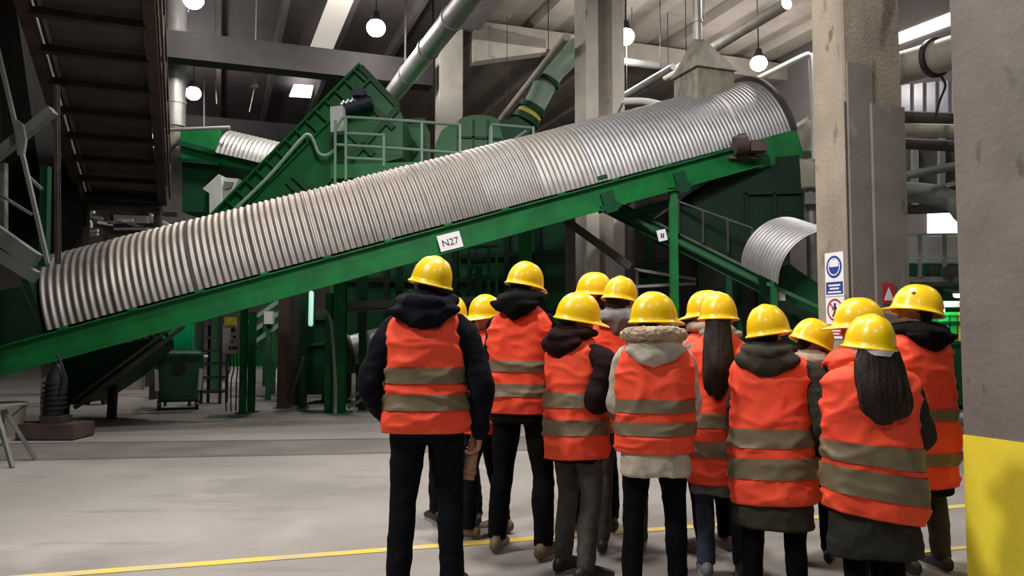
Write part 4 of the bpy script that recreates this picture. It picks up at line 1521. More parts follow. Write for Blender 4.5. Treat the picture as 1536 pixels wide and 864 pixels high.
mesh_thing('bent_pipe', bm, 'white', 'thin white pipe bending down beside the signed pillar', 'pipe')
T = thing('cyclone_filter', 'beige box with cream drum beside the signed pillar behind the upper tube end', 'filter', V((at(1212, HZ, 17.2).x, 17.2, 0)))
bm = B(); pxprism(bm, ((1192, 190), (1212, 174), (1236, 166), (1240, 226), (1200, 226)), 17.2, 1.2); obj('box_body', bm, 'duct_warm', T)
bm = B(); bar(bm, at(1192, 190, 17.1), at(1236, 164, 17.1), .1, .08); obj('rim', bm, 'cream', T)
bm = B(); p = at(1216, 226, 17.8); q = at(1216, 284, 17.8); tube(bm, [q, q.lerp(p, .1), q.lerp(p, .9), p], [.30, .36, .36, .30], 24); obj('drum', bm, 'cream', T)
bm = B(); tube(bm, [V((q.x, q.y, 0)), q], .12, 12); box(bm, at(1216, 300, 17.7), (.5, .5, .25)); obj('stand', bm, 'duct', T)

# ------------------------------------------------------------------ between the two near pillars
T = thing('big_duct', 'fat grey duct with a dark ring between the two near pillars', 'duct', at(1395, 88, 13))
bm = B(); pd = [at(1330, 108, 13.6), at(1385, 92, 13), at(1470, 66, 12)]; tube(bm, pd, .27, 24, sub=4); obj('pipe', bm, 'duct_warm', T)
bm = B(); d = (pd[2] - pd[1]).normalized(); tube(bm, [pd[1] + d * .2, pd[1] + d * .28], .32, 24); obj('ring', bm, 'dark_steel', T)
bm = B(); tube(bm, [at(1410, 112, 12.6), at(1418, 128, 12.6), at(1410, 150, 12.6), at(1402, 178, 12.6)], .02, 8, sub=4); obj('cable', bm, 'black', T)
bm = B()
for p in (pd[0], pd[2]): bar(bm, p, V((p.x, p.y, 11.2)), .05, .05)
obj('hanger', bm, 'dark_steel', T)
for k, (y0, y1, r, Y, m, lab) in enumerate(((176, 182, .12, 13.5, 'dark_steel', 'upper dark pipe of the pair between the two near pillars'), (194, 197, .105, 13.0, 'duct_warm', 'pale horizontal pipe below the dark one between the near pillars'),
                                          (268, 240, .07, 12.5, 'frame_grey', 'thin sloping pipe between the near pillars'), (214, 222, .10, 14.2, 'dark_steel', 'lower dark pipe below the pale one between the near pillars'))):
    bm = B(); p, q = at(1335, y0, Y), at(1480, y1, Y)
    tube(bm, [p, q], r, 14, sub=4)
    for t in (.05, .95):
        h = p.lerp(q, t); bar(bm, h, V((h.x, h.y, 11.2)), .04, .04)
    mesh_thing('cross_pipe', bm, m, lab, 'pipe')
bm = B(); tube(bm, [at(1340, 288, 13), at(1385, 290, 13), at(1422, 298, 12.8), at(1445, 318, 12.6), at(1456, 360, 12.6), V((at(1457, 360, 12.6).x, 12.6, 0))], .17, 16, sub=4)
mesh_thing('bent_duct', bm, 'frame_grey', 'dark bent duct curving down beside the bright window', 'duct')
Y = 13.6
T = thing('walkway', 'grey walkway with railings between the two near pillars', 'walkway', V((at(1405, HZ, Y).x, Y, 0)))
bm = B(); pxprism(bm, ((1340, 415), (1475, 415), (1475, 423), (1340, 423)), Y, 1.2); obj('deck', bm, 'frame_grey', T)
bm = B(); pxprism(bm, ((1340, 356), (1475, 354), (1475, 393), (1340, 394)), Y + 1.1, .06); obj('back_panel', bm, 'duct', T)
for y in (352, 388):
    bm = B(); bar(bm, at(1340, y, Y), at(1475, y - 1, Y), .035, .035); obj('hand_rail', bm, 'railing', T)
for x in (1345, 1380, 1417, 1450):
    bm = B(); bar(bm, at(x, 352, Y), at(x, 416, Y), .05, .05); obj('rail_post', bm, 'frame_grey', T)
bm = B()
for x in (1345, 1470):
    p = at(x, HZ, Y + .6); bar(bm, V((p.x, p.y, 0)), V((p.x, p.y, at(0, 420, Y).z)), .1, .1)
obj('support_leg', bm, 'frame_grey', T)
bm = B(); pxprism(bm, ((1418, 400), (1436, 398), (1436, 414), (1418, 415)), Y - .1, .15)
mesh_thing('junction_box', bm, 'dark_steel', 'small dark box at the walkway edge between the near pillars', 'box')
# sorting rack with crates
Y = 11.8
T = thing('crate_rack', 'dark rack holding bright crates between the crowd and the near pillar', 'rack', V((at(1425, HZ, Y).x, Y, 0)))
bm = B(); pxprism(bm, ((1400, 516), (1475, 516), (1475, 600), (1400, 600)), Y, .8); obj('base_cabinet', bm, 'green_deep', T)
for y in (482, 514):
    bm = B(); pxprism(bm, ((1400, y), (1475, y), (1475, y + 3), (1400, y + 3)), Y - .02, .5); obj('shelf', bm, 'green_deep', T)
bm = B(); pxprism(bm, ((1400, 452), (1475, 451), (1475, 460), (1400, 461)), Y, .7); obj('top_shelf', bm, 'box_grey', T)
bm = B()
for x in (1401, 1474): bar(bm, V((at(x, HZ, Y + .35).x, Y + .35, 0)), at(x, 451, Y + .35), .05, .05)
obj('upright', bm, 'green_deep', T)
for (x0, x1, m, lab) in ((1407, 1424, 'crate_green', 'bright green crate, left one on the rack'), (1425, 1436, 'crate_green', 'narrow bright green crate in the middle of the rack'), (1437, 1452, 'crate_yellow', 'yellowish crate at the right of the rack')):
    T2 = thing('crate', lab, 'crate', at((x0 + x1) / 2, 513, Y + .05), 'crates on the dark rack')
    bm = B(); pxprism(bm, ((x0 + 1, 472), (x1, 472), (x1 - 1, 512), (x0 + 2, 512)), Y + .02, .42); obj('shell', bm, m, T2)
    bm = B(); pxprism(bm, ((x0, 468), (x1 + 1, 468), (x1 + 1, 473), (x0, 473)), Y - .01, .46); obj('rim', bm, m, T2)
for k, (x, y) in enumerate(((1411, 466), (1436, 443))):
    c = at(x, y, 11.6)
    T2 = thing('work_lamp', 'small glowing lamp ' + ('just above the left green crate' if k == 0 else 'above the rack top beside the near pillar'), 'lamp', c)
    bm = B(); ball(bm, c, (.055, .05, .035)); obj('lens', bm, 'lamp', T2)
    bm = B(); tube(bm, [c + UP * .02, c + UP * .07], [.07, .04], 14); obj('shade', bm, 'dark_steel', T2)
    bm = B(); bar(bm, c + UP * .05, c + V((0, .35, .10)), .02, .02); obj('arm', bm, 'dark_steel', T2)

# safety signs on the pillar's left face
def sign_quad(u0, u1, y0, y1, off):
    """rectangle on the pillar's left face: u along E1 from the near corner, y photo rows measured at that corner"""
    z0, z1 = at(1275, y0, 8.6).z, at(1275, y1, 8.6).z
    b = C2 - E2 * off
    return [b + E1 * u1 + UP * z0, b + E1 * u0 + UP * z0, b + E1 * u0 + UP * z1, b + E1 * u1 + UP * z1]


def disc(bm, c, r, off, ring=None, n=32, rz=1.0):
    o = [c - E2 * off + E1 * r * math.cos(2*PI*k/n) + UP * r * rz * math.sin(2*PI*k/n) for k in range(n)]
    if ring:
        i = [c - E2 * off + E1 * ring * math.cos(2*PI*k/n) + UP * ring * rz * math.sin(2*PI*k/n) for k in range(n)]
        for k in range(n):
            j = (k + 1) % n
            hexa(bm, [o[k], o[j], i[j], i[k]], [p - E2 * .002 for p in (o[k], o[j], i[j], i[k])])
    else:
        hexa(bm, o, [p - E2 * .002 for p in o])


US, UE = .065, .345
uc = (US + UE) / 2
zs = lambda y: at(1275, y, 8.6).z
T = thing('safety_sign', 'blue and white mandatory sign, upper one on the signed pillar', 'sign', C2 + E1 * uc - E2 * .004 + UP * zs(441), 'safety signs on the pillar')
bm = B(); prism(bm, sign_quad(US, UE, 376, 443, .002), -E2 * .006); obj('panel', bm, 'sign_white', T)
c = C2 + E1 * uc + UP * zs(398)
bm = B(); disc(bm, c, .118, .008, rz=1.05); d = obj('symbol_disc', bm, 'sign_blue', T)
bm = B()                                                   # head with a masked face: cap line, eyes band, mask left blue
disc(bm, c + UP * .0, .092, .0102, ring=.080, rz=1.05)
prism(bm, [c - E2 * .0102 + E1 * a + UP * b for a, b in ((-.07, .0), (.07, .0), (.062, .05), (.03, .078), (-.03, .078), (-.062, .05))], -E2 * .002)
obj('pictogram', bm, 'sign_white', d)
bm = B(); prism(bm, sign_quad(US + .012, UE - .012, 421, 440, .008), -E2 * .002); tx = obj('text_panel', bm, 'sign_blue', T)
bm = B()
for y, w_ in ((425, .09), (430, .07), (435.5, .10)): prism(bm, sign_quad(uc - w_, uc + w_, y, y + 2.6, .0102), -E2 * .001)
obj('lettering', bm, 'sign_white', tx)
T = thing('safety_sign', 'red and white prohibition sign, lower one on the signed pillar', 'sign', C2 + E1 * uc - E2 * .004 + UP * zs(505), 'safety signs on the pillar')
bm = B(); prism(bm, sign_quad(US, UE, 444, 508, .002), -E2 * .006); obj('panel', bm, 'sign_white', T)
c = C2 + E1 * uc + UP * zs(464)
bm = B(); disc(bm, c, .118, .008, ring=.097, rz=1.05)
s_, e_ = c + (E1 * .085 + UP * .085) - E2 * .0102, c - (E1 * .085 + UP * .085) - E2 * .0102
sd_ = (E1 - UP).normalized() * .009
prism(bm, [s_ - sd_, s_ + sd_, e_ + sd_, e_ - sd_], -E2 * .002)
d = obj('symbol_ring', bm, 'sign_red', T)
bm = B()                                                   # small walking figure
disc(bm, c + UP * .06, .017, .0085)
for a, b, w_ in (((0, .045), (0, -.01), .016), ((0, -.01), (.035, -.075), .011), ((0, -.01), (-.035, -.075), .011), ((0, .035), (.04, .0), .009), ((0, .035), (-.04, .0), .009)):
    p, q = c - E2 * .0085 + E1 * a[0] + UP * a[1], c - E2 * .0085 + E1 * b[0] + UP * b[1]
    bar(bm, p, q, .002, w_ * 2, UP.cross(E2) if abs((q - p).normalized().z) > .9 else UP)
obj('pictogram', bm, 'ink', d)
bm = B(); prism(bm, sign_quad(US + .012, UE - .012, 486, 504, .008), -E2 * .002); tx = obj('text_panel', bm, 'sign_red', T)
bm = B()
for y, w_ in ((490, .085), (495, .10), (499.5, .06)): prism(bm, sign_quad(uc - w_, uc + w_, y, y + 2.2, .0102), -E2 * .001)
obj('lettering', bm, 'sign_white', tx)
bm = B()
f0 = C2 + E2 * .40 - E1 * .056
prism(bm, [f0 + UP * zs(455), f0 + E2 * .18 + UP * zs(455), f0 + E2 * .18 + UP * zs(424), f0 + UP * zs(424)], -E1 * .006)
T = thing('wall_sign', 'small pinkish sign on the right-hand front of the signed pillar', 'sign', f0)
pn = obj('panel', bm, 'sign_red', T)
bm = B()
f1 = f0 - E1 * .0065 + E2 * .02
prism(bm, [f1 + UP * zs(450), f1 + E2 * .14 + UP * zs(450), f1 + E2 * .07 + UP * zs(430)], -E1 * .002)
obj('symbol', bm, 'sign_white', pn)

# ------------------------------------------------------------------ dark overhead conveyor at the left
pf, pn_ = at(184, 304, 18), at(128, 2, 11.2)
dv = (pn_ - pf).normalized()
pn2 = pf + dv * ((pn_ - pf).length * 1.9)
Lk = (pn2 - pf).length
sv = V((dv.y, -dv.x, 0)).normalized()
if sv.x < 0: sv = -sv
nv = sv.cross(dv)
if nv.z < 0: nv = -nv
T = thing('overhead_conveyor', 'dark rusty conveyor rising overhead towards the viewer at the top left', 'conveyor', pf)
W = .78
for s, m in ((-1, 'brown_steel'), (1, 'brown_steel')):
    bm = B()
    a = pf + sv * s * W
    bar(bm, a + nv * .25, a + nv * .25 + dv * Lk, .07, .55, nv)
    bar(bm, a + sv * s * .06, a + sv * s * .06 + dv * Lk, .16, .04, nv)
    bar(bm, a + sv * s * .06 + nv * .5, a + sv * s * .06 + nv * .5 + dv * Lk, .16, .04, nv)
    obj('side_girder', bm, m, T)
bm = B()
bar(bm, pf + sv * (W + .2) + nv * .2, pf + sv * (W + .2) + nv * .2 + dv * Lk, .04, .10, nv)
bar(bm, pf + sv * (W + .2) + nv * .9, pf + sv * (W + .2) + nv * .9 + dv * Lk, .04, .05, nv)
for k in range(10):
    a = pf + sv * (W + .2) + dv * (Lk * (k + .3) / 10); bar(bm, a + nv * .2, a + nv * .9, .03, .03, dv)
obj('side_rail', bm, 'brown_steel', T)
bm = B(); bar(bm, pf + nv * .18, pf + nv * .18 + dv * Lk, 2 * W - .12, .03, nv); obj('belt_underside', bm, 'belt', T)
for k in range(14):
    a = pf + dv * (.25 + k * .98)
    bm = B(); bar(bm, a - sv * W, a + sv * W, .10, .12, nv); obj('cross_bar', bm, 'dark_steel', T)
bm = B(); bar(bm, pf - sv * (W - .16) + nv * .10, pf - sv * (W - .16) + nv * .10 + dv * Lk, .05, .05, nv); obj('lit_gap_bar', bm, 'frame_grey', T)  # lit gap along this edge given as a paler bar
bm = B(); bar(bm, pf - sv * W, pf + sv * W, .3, .3, nv)
for s in (-.95, .95):
    q = pf + sv * W * s; bar(bm, V((q.x, q.y, 0)), q, .14, .14)
obj('end_frame', bm, 'dark_steel', T)

T = thing('shade_filler', 'huge black box added for the shaded upper left corner', 'hopper', V((-9.5, 15.5, 0)))  # black box added where the corner lies in shade
bm = B(); pxprism(bm, ((-200, -220), (20, -220), (20, -20), (66, 305), (66, 335), (40, 375), (-200, 375)), 15.5, 1.4); obj('body', bm, 'shade_black', T)
bm = B()
for x in (-150, -90, -30): bar(bm, at(x, -220, 15.42), at(x + 40, 374, 15.42), .1, .1)
obj('stiffener', bm, 'shade_black', T)
bm = B()
for x in (-150, 120): bar(bm, V((at(x, HZ, 17).x, 17, 0)), at(x, 340, 17), .25, .25)
obj('support_leg', bm, 'dark_steel', T)

Y = 10.2
T = thing('support_structure', 'grey steel support frame with crossing tubes at the left edge', 'frame', V((at(20, HZ, Y).x, Y, 0)))
bm = B(); bar(bm, at(-40, 262, Y), at(80, 166, Y), .12, .12); obj('diagonal_tube', bm, 'frame_grey', T)
bm = B(); bar(bm, at(-8, 55, Y - .1), at(30, 215, Y - .1), .045, .045); bar(bm, at(30, 215, Y - .1), at(72, 396, Y - .1), .045, .045); obj('tie_rod', bm, 'frame_grey', T)
bm = B(); pxprism(bm, ((22, 178), (34, 186), (38, 210), (34, 236), (26, 232), (22, 204)), Y - .12, .05); obj('gusset', bm, 'frame_grey', T)
bm = B(); ibar(bm, at(87, 396, Y + .3), at(85, 128, Y + .3), .05, .07, .015, V((0, 1, 0))); obj('upright', bm, 'dark_steel', T)
bm = B(); bar(bm, at(69, 250, Y + .5), at(66, 400, Y + .5), .10, .1); obj('upright', bm, 'green_deep', T)
for y0, y1, h in ((352, 392, .20), (384, 416, .15)):
    bm = B(); bar(bm, at(-60, y0 - 40, Y), at(54, y1, Y), .12, h); obj('lower_beam', bm, 'frame_grey', T)
bm = B(); bar(bm, at(-20, 280, Y + .2), at(48, 322, Y + .2), .035, .035); bar(bm, at(40, 262, Y + .2), at(63, 284, Y + .2), .035, .035); obj('tie_rod', bm, 'frame_grey', T)
bm = B()
for x in (-38,): bar(bm, V((at(x, HZ, Y).x, Y, 0)), at(x, -150, Y), .2, .2)
bar(bm, at(5, 245, Y + .3), at(5, 345, Y + .3), .08, .08)
obj('upright', bm, 'frame_grey', T)

# clutter between the overhead conveyor and the tube
T = thing('pipe_rack', 'jumble of pale bars and dark pipes behind the tube at its lower end', 'rack', V((at(160, HZ, 19.5).x, 19.5, 0)))
random.seed(3)
for k in range(9):
    x = 92 + k * 4 + random.uniform(0, 10); y = 318 + (k * 5) % 36
    bm = B(); bar(bm, at(x, y, 19.5), at(x + random.uniform(14, 30), y - random.uniform(-3, 5), 19.3), .05, .06); obj('bar', bm, 'white' if k % 3 == 0 else 'box_grey', T)
for k in range(7):
    x = 132 + k * 15; y = 322 + random.uniform(-8, 14)
    bm = B(); bar(bm, at(x, y, 19.6), at(x + 22, y + random.uniform(-8, 8), 19.6), .06, .07); obj('bar', bm, 'cream' if k % 2 else 'hood_box', T)
bm = B(); bar(bm, at(225, 325, 19.4), at(262, 344, 19.4), .12, .12); obj('bar', bm, 'box_grey', T)
bm = B()
for x in (94, 122, 160, 240): bar(bm, V((at(x, HZ, 19.8).x, 19.8, 0)), at(x, 310, 19.8), .12, .12)
bar(bm, at(90, 338, 19.8), at(265, 338, 19.8), .1, .1); bar(bm, at(90, 316, 19.8), at(265, 322, 19.8), .1, .1)
obj('upright', bm, 'dark_steel', T)

# ------------------------------------------------------------------ under the tube, left
T = thing('return_chute', 'dark green sloping chute under the lower end of the tube', 'chute', V((at(160, HZ, 13.6).x, 13.6, 0)))
bm = B(); pxprism(bm, ((92, 534), (150, 522), (222, 508), (225, 522), (176, 568), (118, 606), (92, 604)), 13.6, 1.0); obj('body', bm, 'green_deep', T)
bm = B(); bar(bm, at(276, 490, 13.45), at(112, 612, 13.45), .05, .06); bar(bm, at(262, 488, 13.45), at(108, 602, 13.45), .04, .04); obj('stringer', bm, 'frame_grey', T)
for k in range(5):
    x, y = 212 + k * 10, 512 - k * 4
    bm = B(); bar(bm, at(x - 18, y - 14, 13.5), at(x + 2, y + 12, 13.5), .04, .05); obj('tread', bm, 'green_dust', T)
bm = B(); bar(bm, V((at(171, HZ, 14).x, 14, 0)), at(171, 560, 14), .12, .12); bar(bm, V((at(100, HZ, 14).x, 14, 0)), at(100, 560, 14), .12, .12); obj('support_leg', bm, 'dark_steel', T)
c = onz(62, 662, 0)
bm = B(); box(bm, c + V((0, .35, .11)), (.80, .6, .22)); bmesh.ops.bevel(bm, geom=bm.edges[:], offset=.02, segments=2, affect='EDGES')
mesh_thing('concrete_block', bm, 'brown_steel', 'low brown block under the foot of the tube at far left', 'block')
T = thing('floor_motor', 'black motor with round housing on the low brown block', 'motor', c + V((-.02, .35, .22)))
m0 = c + V((.02, .30, .22))
bm = B(); box(bm, m0 + UP * .05, (.3, .3, .10)); obj('foot', bm, 'dark_steel', T)
bm = B(); tube(bm, [m0 + V((-.05, 0, .10)), m0 + V((0, 0, .62)), m0 + V((0, 0, .75))], [.13, .14, .09], 18, dome=True)
for k in range(6): tube(bm, [m0 + V((-.03, 0, .2 + k * .07)), m0 + V((-.03, 0, .22 + k * .07))], .16, 18)
obj('housing', bm, 'black', T)
bm = B(); tube(bm, [m0 + V((.10, -.1, .4)), m0 + V((.16, -.12, .7)), m0 + V((.05, -.1, .95))], .02, 8, sub=4); obj('cable', bm, 'black', T)
bk = onz(12, 652, 0)
T = thing('bucket', 'beige plastic bucket at the left edge beside the low brown block', 'bucket', bk)
bm = B(); tube(bm, [bk + UP * .0, bk + UP * .02, bk + UP * .45], [.17, .18, .225], 28, ref=(1, 0, 0)); obj('tub', bm, 'duct_warm', T)
bm = B(); hollow(bm, [bk + UP * .43, bk + UP * .47], .24, .03); obj('rim', bm, 'cream', T)
bm = B(); tube(bm, [bk + V((-.23, -.02, .42)), bk + V((-.16, -.2, .30)), bk + V((0, -.26, .26)), bk + V((.16, -.2, .30)), bk + V((.23, -.02, .42))], .006, 6, sub=4); obj('handle', bm, 'dark_steel', T)
ld = onz(12, 702, 0)
T = thing('trestle', 'grey metal trestle leg cut by the left edge of the view', 'trestle', ld)
for a, b in (((.05, 0, 0), (-.22, .1, .62)), ((-.5, .1, 0), (-.24, .15, .62)), ((-.02, .55, 0), (-.26, .3, .62)), ((-.55, .6, 0), (-.28, .35, .62))):
    bm = B(); bar(bm, ld + V(a), ld + V(b), .04, .04); obj('leg', bm, 'frame_grey', T)
bm = B(); bar(bm, ld + V((-.06, .02, .25)), ld + V((-.42, .12, .25)), .03, .03); obj('rung', bm, 'frame_grey', T)
bm = B(); box(bm, ld + V((-.25, .22, .635)), (.14, .5, .03)); obj('top_plate', bm, 'frame_grey', T)

# wheeled bin
g = onz(267, 616, 0)
g.z = 0
T = thing('wheeled_bin', 'dark green wheeled waste bin with round dark mark, under the tube', 'bin', g)
k_ = ppm(g.y)
w_, h_ = 66 * k_, 88 * k_
T.rotation_euler = (0, 0, math.atan2(-g.x, g.y))
bm = B()
tabs = [(.16, .40 * w_, .34), (.19, .43 * w_, .37), (h_ * .80, .50 * w_, .42), (h_ * .88, .50 * w_, .42)]
r = loft(bm, [(z, a, b, .42) for z, a, b in tabs], 48, 6, rows=24)
obj('body', bm, 'bin_green', T, local=True, smooth=40)
bm = B(); loft(bm, [(h_ * .87, .52 * w_, .46, .42), (h_ * .93, .53 * w_, .47, .42), (h_ * .985, .49 * w_, .44, .42), (h_ * 1.0, .42 * w_, .36, .42)], 48, 6, rows=14); obj('lid', bm, 'green_deep', T, local=True, smooth=40)
for s in (-1, 1):
    for yy in (.12, .70):
        p = V((s * w_ * .40, yy, .08))
        bm = B(); tube(bm, [p - V((.03, 0, 0)), p + V((.03, 0, 0))], .08, 16); wh = obj('caster', bm, 'black', T, local=True)
        bm = B(); bar(bm, p + V((0, 0, .0)), p + V((0, 0, .12)), .07, .05); obj('fork', bm, 'dark_steel', wh, local=True)
    bm = B(); box(bm, V((s * w_ * .455, -.005, h_ * .52)), (.07, .03, h_ * .36), (V((1, 0, 0)), V((0, 1, .04)), V((s * .05, -.04, 1)))); obj('side_strip', bm, 'box_grey', T, local=True)
    bm = B(); tube(bm, [V((s * w_ * .53, .3, h_ * .9)), V((s * w_ * .62, .3, h_ * .9))], .03, 12); obj('trunnion', bm, 'box_grey', T, local=True)
bm = B()
cmk = V((0, -.012, h_ * .72))
hexa(bm, [cmk + V((.12 * math.sin(2*PI*q/24) * (1 if math.cos(2*PI*q/24) < 0 else 1.1), 0, .12 * math.cos(2*PI*q/24))) for q in range(24)], [cmk + V((.12 * math.sin(2*PI*q/24) * (1 if math.cos(2*PI*q/24) < 0 else 1.1), .03, .12 * math.cos(2*PI*q/24))) for q in range(24)])
obj('lock_plate', bm, 'black', T, local=True)
bm = B(); prism(bm, [at(x, y, g.y + 1.0) for x, y in ((246, 524), (244, 506), (262, 492), (289, 482), (289, 524))], V((0, .06, 0)))
for x in (250, 286): bar(bm, at(x, 522, g.y + 1.03), V((at(x, 522, g.y + 1.03).x, g.y + 1.03, 0)), .05, .05)
mesh_thing('plastic_board', bm, 'lid_green', 'bright green plastic panel standing behind the wheeled bin', 'panel')

# control box on its own stand beside the post
cb0 = at(348, 508, 15.0)
T = thing('control_box', 'light grey control box with yellow label on a green stand right of the bin', 'control box', V((cb0.x, 15.2, 0)))
bm = B(); box(bm, V((cb0.x, 15.2, cb0.z)), (.43, .24, .56)); bmesh.ops.bevel(bm, geom=bm.edges[:], offset=.012, segments=2, affect='EDGES'); obj('box', bm, 'box_grey', T)
bm = B(); box(bm, V((cb0.x - .06, 15.075, cb0.z + .33)), (.22, .02, .15)); obj('warning_label', bm, 'label_yellow', T)
for dx, dz, rr, m in ((0, .16, .045, 'ink'), (.02, .03, .025, 'ink'), (-.02, -.06, .02, 'ink'), (.06, -.06, .022, 'white')):
    bm = B(); p = V((cb0.x + dx, 15.08, cb0.z + dz)); tube(bm, [p, p - V((0, .035, 0))], rr, 14); obj('knob', bm, m, T)
bm = B()
for i in range(3): box(bm, V((cb0.x - .06 + i * .06, 15.075, cb0.z - .18)), (.04, .02, .06))
obj('lettering', bm, 'ink', T)
for i in range(4):
    p = V((cb0.x - .12 + i * .07, 15.2, cb0.z - .27)); bm = B()
    tube(bm, [p, p + V((.02, .02, -.3)), p + V((-.05 + i * .03, 0, -.55)), V((p.x - .03 + .02 * i, p.y, .02))], .013, 6, sub=4); obj('cable', bm, 'dark_steel', T)
bm = B(); ibar(bm, V((cb0.x + .30, 15.25, .02)), V((cb0.x + .30, 15.25, cb0.z + .5)), .12, .12, .014, V((0, 1, 0))); box(bm, V((cb0.x + .30, 15.25, .01)), (.24, .24, .02)); bar(bm, V((cb0.x - .1, 15.34, cb0.z)), V((cb0.x + .3, 15.3, cb0.z)), .04, .06); bar(bm, V((cb0.x - .1, 15.3, cb0.z + .38)), V((cb0.x + .4, 15.3, cb0.z + .38)), .04, .05); obj('stand', bm, 'green', T)
T = thing('shelf_rack', 'black slatted rack standing between the bin and the control box', 'rack', onz(318, 606, 0))
gr = onz(314, 606, 0)
for dx in (-.18, .22):
    for dy in (0, .4):
        bm = B(); bar(bm, gr + V((dx, dy, 0)), gr + V((dx, dy, 1.85)), .05, .05); obj('upright', bm, 'black', T)
for z in (.25, .55, .85, 1.12, 1.4, 1.7):
    bm = B(); box(bm, gr + V((.02, .2, z)), (.42, .42, .05)); obj('shelf', bm, 'dark_steel', T)
g2 = onz(225, 580, 0)
T = thing('red_crate', 'red plastic crate stack far behind the bin at its left', 'crate', g2)
bm = B(); box(bm, g2 + V((0, .3, .30)), (.5, .5, .6)); obj('lower_crate', bm, 'brown_steel', T)
bm = B(); box(bm, g2 + V((0, .3, .78)), (.46, .46, .36)); box(bm, g2 + V((0, .3, .96)), (.5, .5, .05)); obj('upper_crate', bm, 'red', T)
g2 = onz(136, 608, 0)
T = thing('hand_cart', 'low black cart with wheels under the sloping chute', 'cart', g2)
bm = B(); box(bm, g2 + V((0, .2, .28)), (.5, .4, .2)); obj('bed', bm, 'black', T)
for s in (-.18, .18):
    bm = B(); tube(bm, [g2 + V((s - .03, .2, .10)), g2 + V((s + .03, .2, .10))], .10, 16); obj('wheel', bm, 'black', T)
    bm = B(); bar(bm, g2 + V((s, .2, .10)), g2 + V((s, .2, .2)), .03, .05); obj('axle_bracket', bm, 'dark_steel', T)

# ------------------------------------------------------------------ under the tube, middle
T = thing('far_green_container', 'long green container on a pale plinth far behind the control box', 'container', onz(390, 574, 0))
y0 = onz(390, 574, 0).y
bm = B(); pxprism(bm, ((340, 490), (440, 490), (440, 549), (340, 549)), y0 + .1, 1.9); obj('body', bm, 'green', T)
bm = B(); pxprism(bm, ((342, 549), (438, 549), (438, 573.5), (342, 573.5)), y0 + .15, 1.8); obj('plinth', bm, 'white', T)
bm = B()
for x in (345, 372, 405, 436): bar(bm, at(x, 492, y0 + .05), at(x, 547, y0 + .05), .08, .08)
bar(bm, at(340, 492, y0 + .05), at(440, 492, y0 + .05), .1, .1); obj('rib', bm, 'green_deep', T)
T = thing('stair_flight', 'pale railed stair between the control box and the dark posts', 'stairs', V((at(395, HZ, 18).x, 18, 0)))
for y in (0, 18, 36):
    bm = B(); bar(bm, at(368, 487 + y, 18), at(422, 449 + y, 18), .05, .09); obj('rail' if y < 30 else 'stringer', bm, 'railing', T)
for k in range(5):
    bm = B(); bar(bm, at(370 + k * 11, 524 - k * 8, 18.05), at(380 + k * 11, 524 - k * 8, 18.6), .25, .04); obj('tread', bm, 'frame_grey', T)
bm = B(); bar(bm, V((at(404, HZ, 18).x, 18, 0)), at(404, 470, 18), .10, .10); bar(bm, at(404, 575, 18), at(418, 540, 18), .04, .04); obj('support_post', bm, 'green_dust', T)
bm = B(); pxprism(bm, ((396, 467), (409, 467), (409, 486), (396, 486)), 17.8, .15); obj('white_plate', bm, 'box_grey', T)
for i, (px, Y, yt, w_, m, lab) in enumerate(((426, 16.1, 440, .19, 'brown_steel', 'wide dark steel post, leftmost of the cluster under the tube'), (441, 16.6, 440, .20, 'dark_steel', 'darkest steel post in the middle of the cluster under the tube'),
                                       (456, 16.0, 440, .11, 'green_deep', 'slim dark green post, right one of the cluster under the tube'), (494, 15.2, 440, .12, 'green', 'green post just behind the thick footed post'))):
    bm = B(); p = at(px, HZ, Y); ibar(bm, V((p.x, Y, 0)), V((p.x, Y, at(px, yt, Y).z)), w_, .2, .02, V((0, 1, 0))); box(bm, V((p.x, Y, .01)), (w_ * 1.6, .3, .02))
    mesh_thing('steel_post', bm, m, lab, 'post')
bm = B(); g3 = onz(432, 611, 0); bar(bm, g3 + UP * .03, at(455, 537, 15.6), .04, .04); box(bm, g3 + UP * .03, (.12, .12, .06)); bar(bm, g3 + UP * .03, g3 + V((.42, 0, .03)), .03, .03)
mesh_thing('floor_prop', bm, 'frame_grey', 'thin grey prop leaning against the dark post cluster', 'prop')
T = thing('light_tube', 'glowing pale strip lamp on the green post under the tube', 'lamp', at(467, 490, 16.2))
bm = B(); p, q = at(467, 440, 16.2), at(466, 486, 16.2); tube(bm, [p, q], .05, 12, dome=True)
M['tube_glow'] = mat('strip_lamp', (.7, .9, .8), .4, emit=(.45, .85, .65), estr=.55); obj('tube', bm, 'tube_glow', T)
bm = B(); bar(bm, p + V((0, .08, .06)), q + V((0, .08, -.06)), .12, .06, V((0, 1, 0))); obj('fitting', bm, 'green_deep', T)
T = thing('green_hopper', 'dark green funnel hopper between the dark posts and the thick footed post', 'hopper', V((at(480, HZ, 17).x, 17, 0)))
bm = B(); pxprism(bm, ((452, 474), (500, 474), (502, 512), (488, 540), (490, 592), (452, 592)), 17, 1.2); obj('body', bm, 'green_deep', T)
bm = B(); bar(bm, at(452, 476, 16.95), at(502, 476, 16.95), .1, .1); bar(bm, at(452, 518, 16.95), at(500, 514, 16.95), .06, .06); obj('rim', bm, 'green_dust', T)
bm = B()
for x in (456, 488): bar(bm, V((at(x, HZ, 17.5).x, 17.5, 0)), at(x, 592, 17.5), .12, .12)
obj('leg', bm, 'green_dust', T)
bm = B(); pxprism(bm, ((462, 582), (498, 582), (498, 593), (462, 593)), 19.6, 1.5)
bmesh.ops.translate(bm, verts=bm.verts, vec=(0, 0, -min(v.co.z for v in bm.verts)))
mesh_thing('white_slab', bm, 'white', 'low pale slab on the floor behind the green funnel hopper', 'slab')
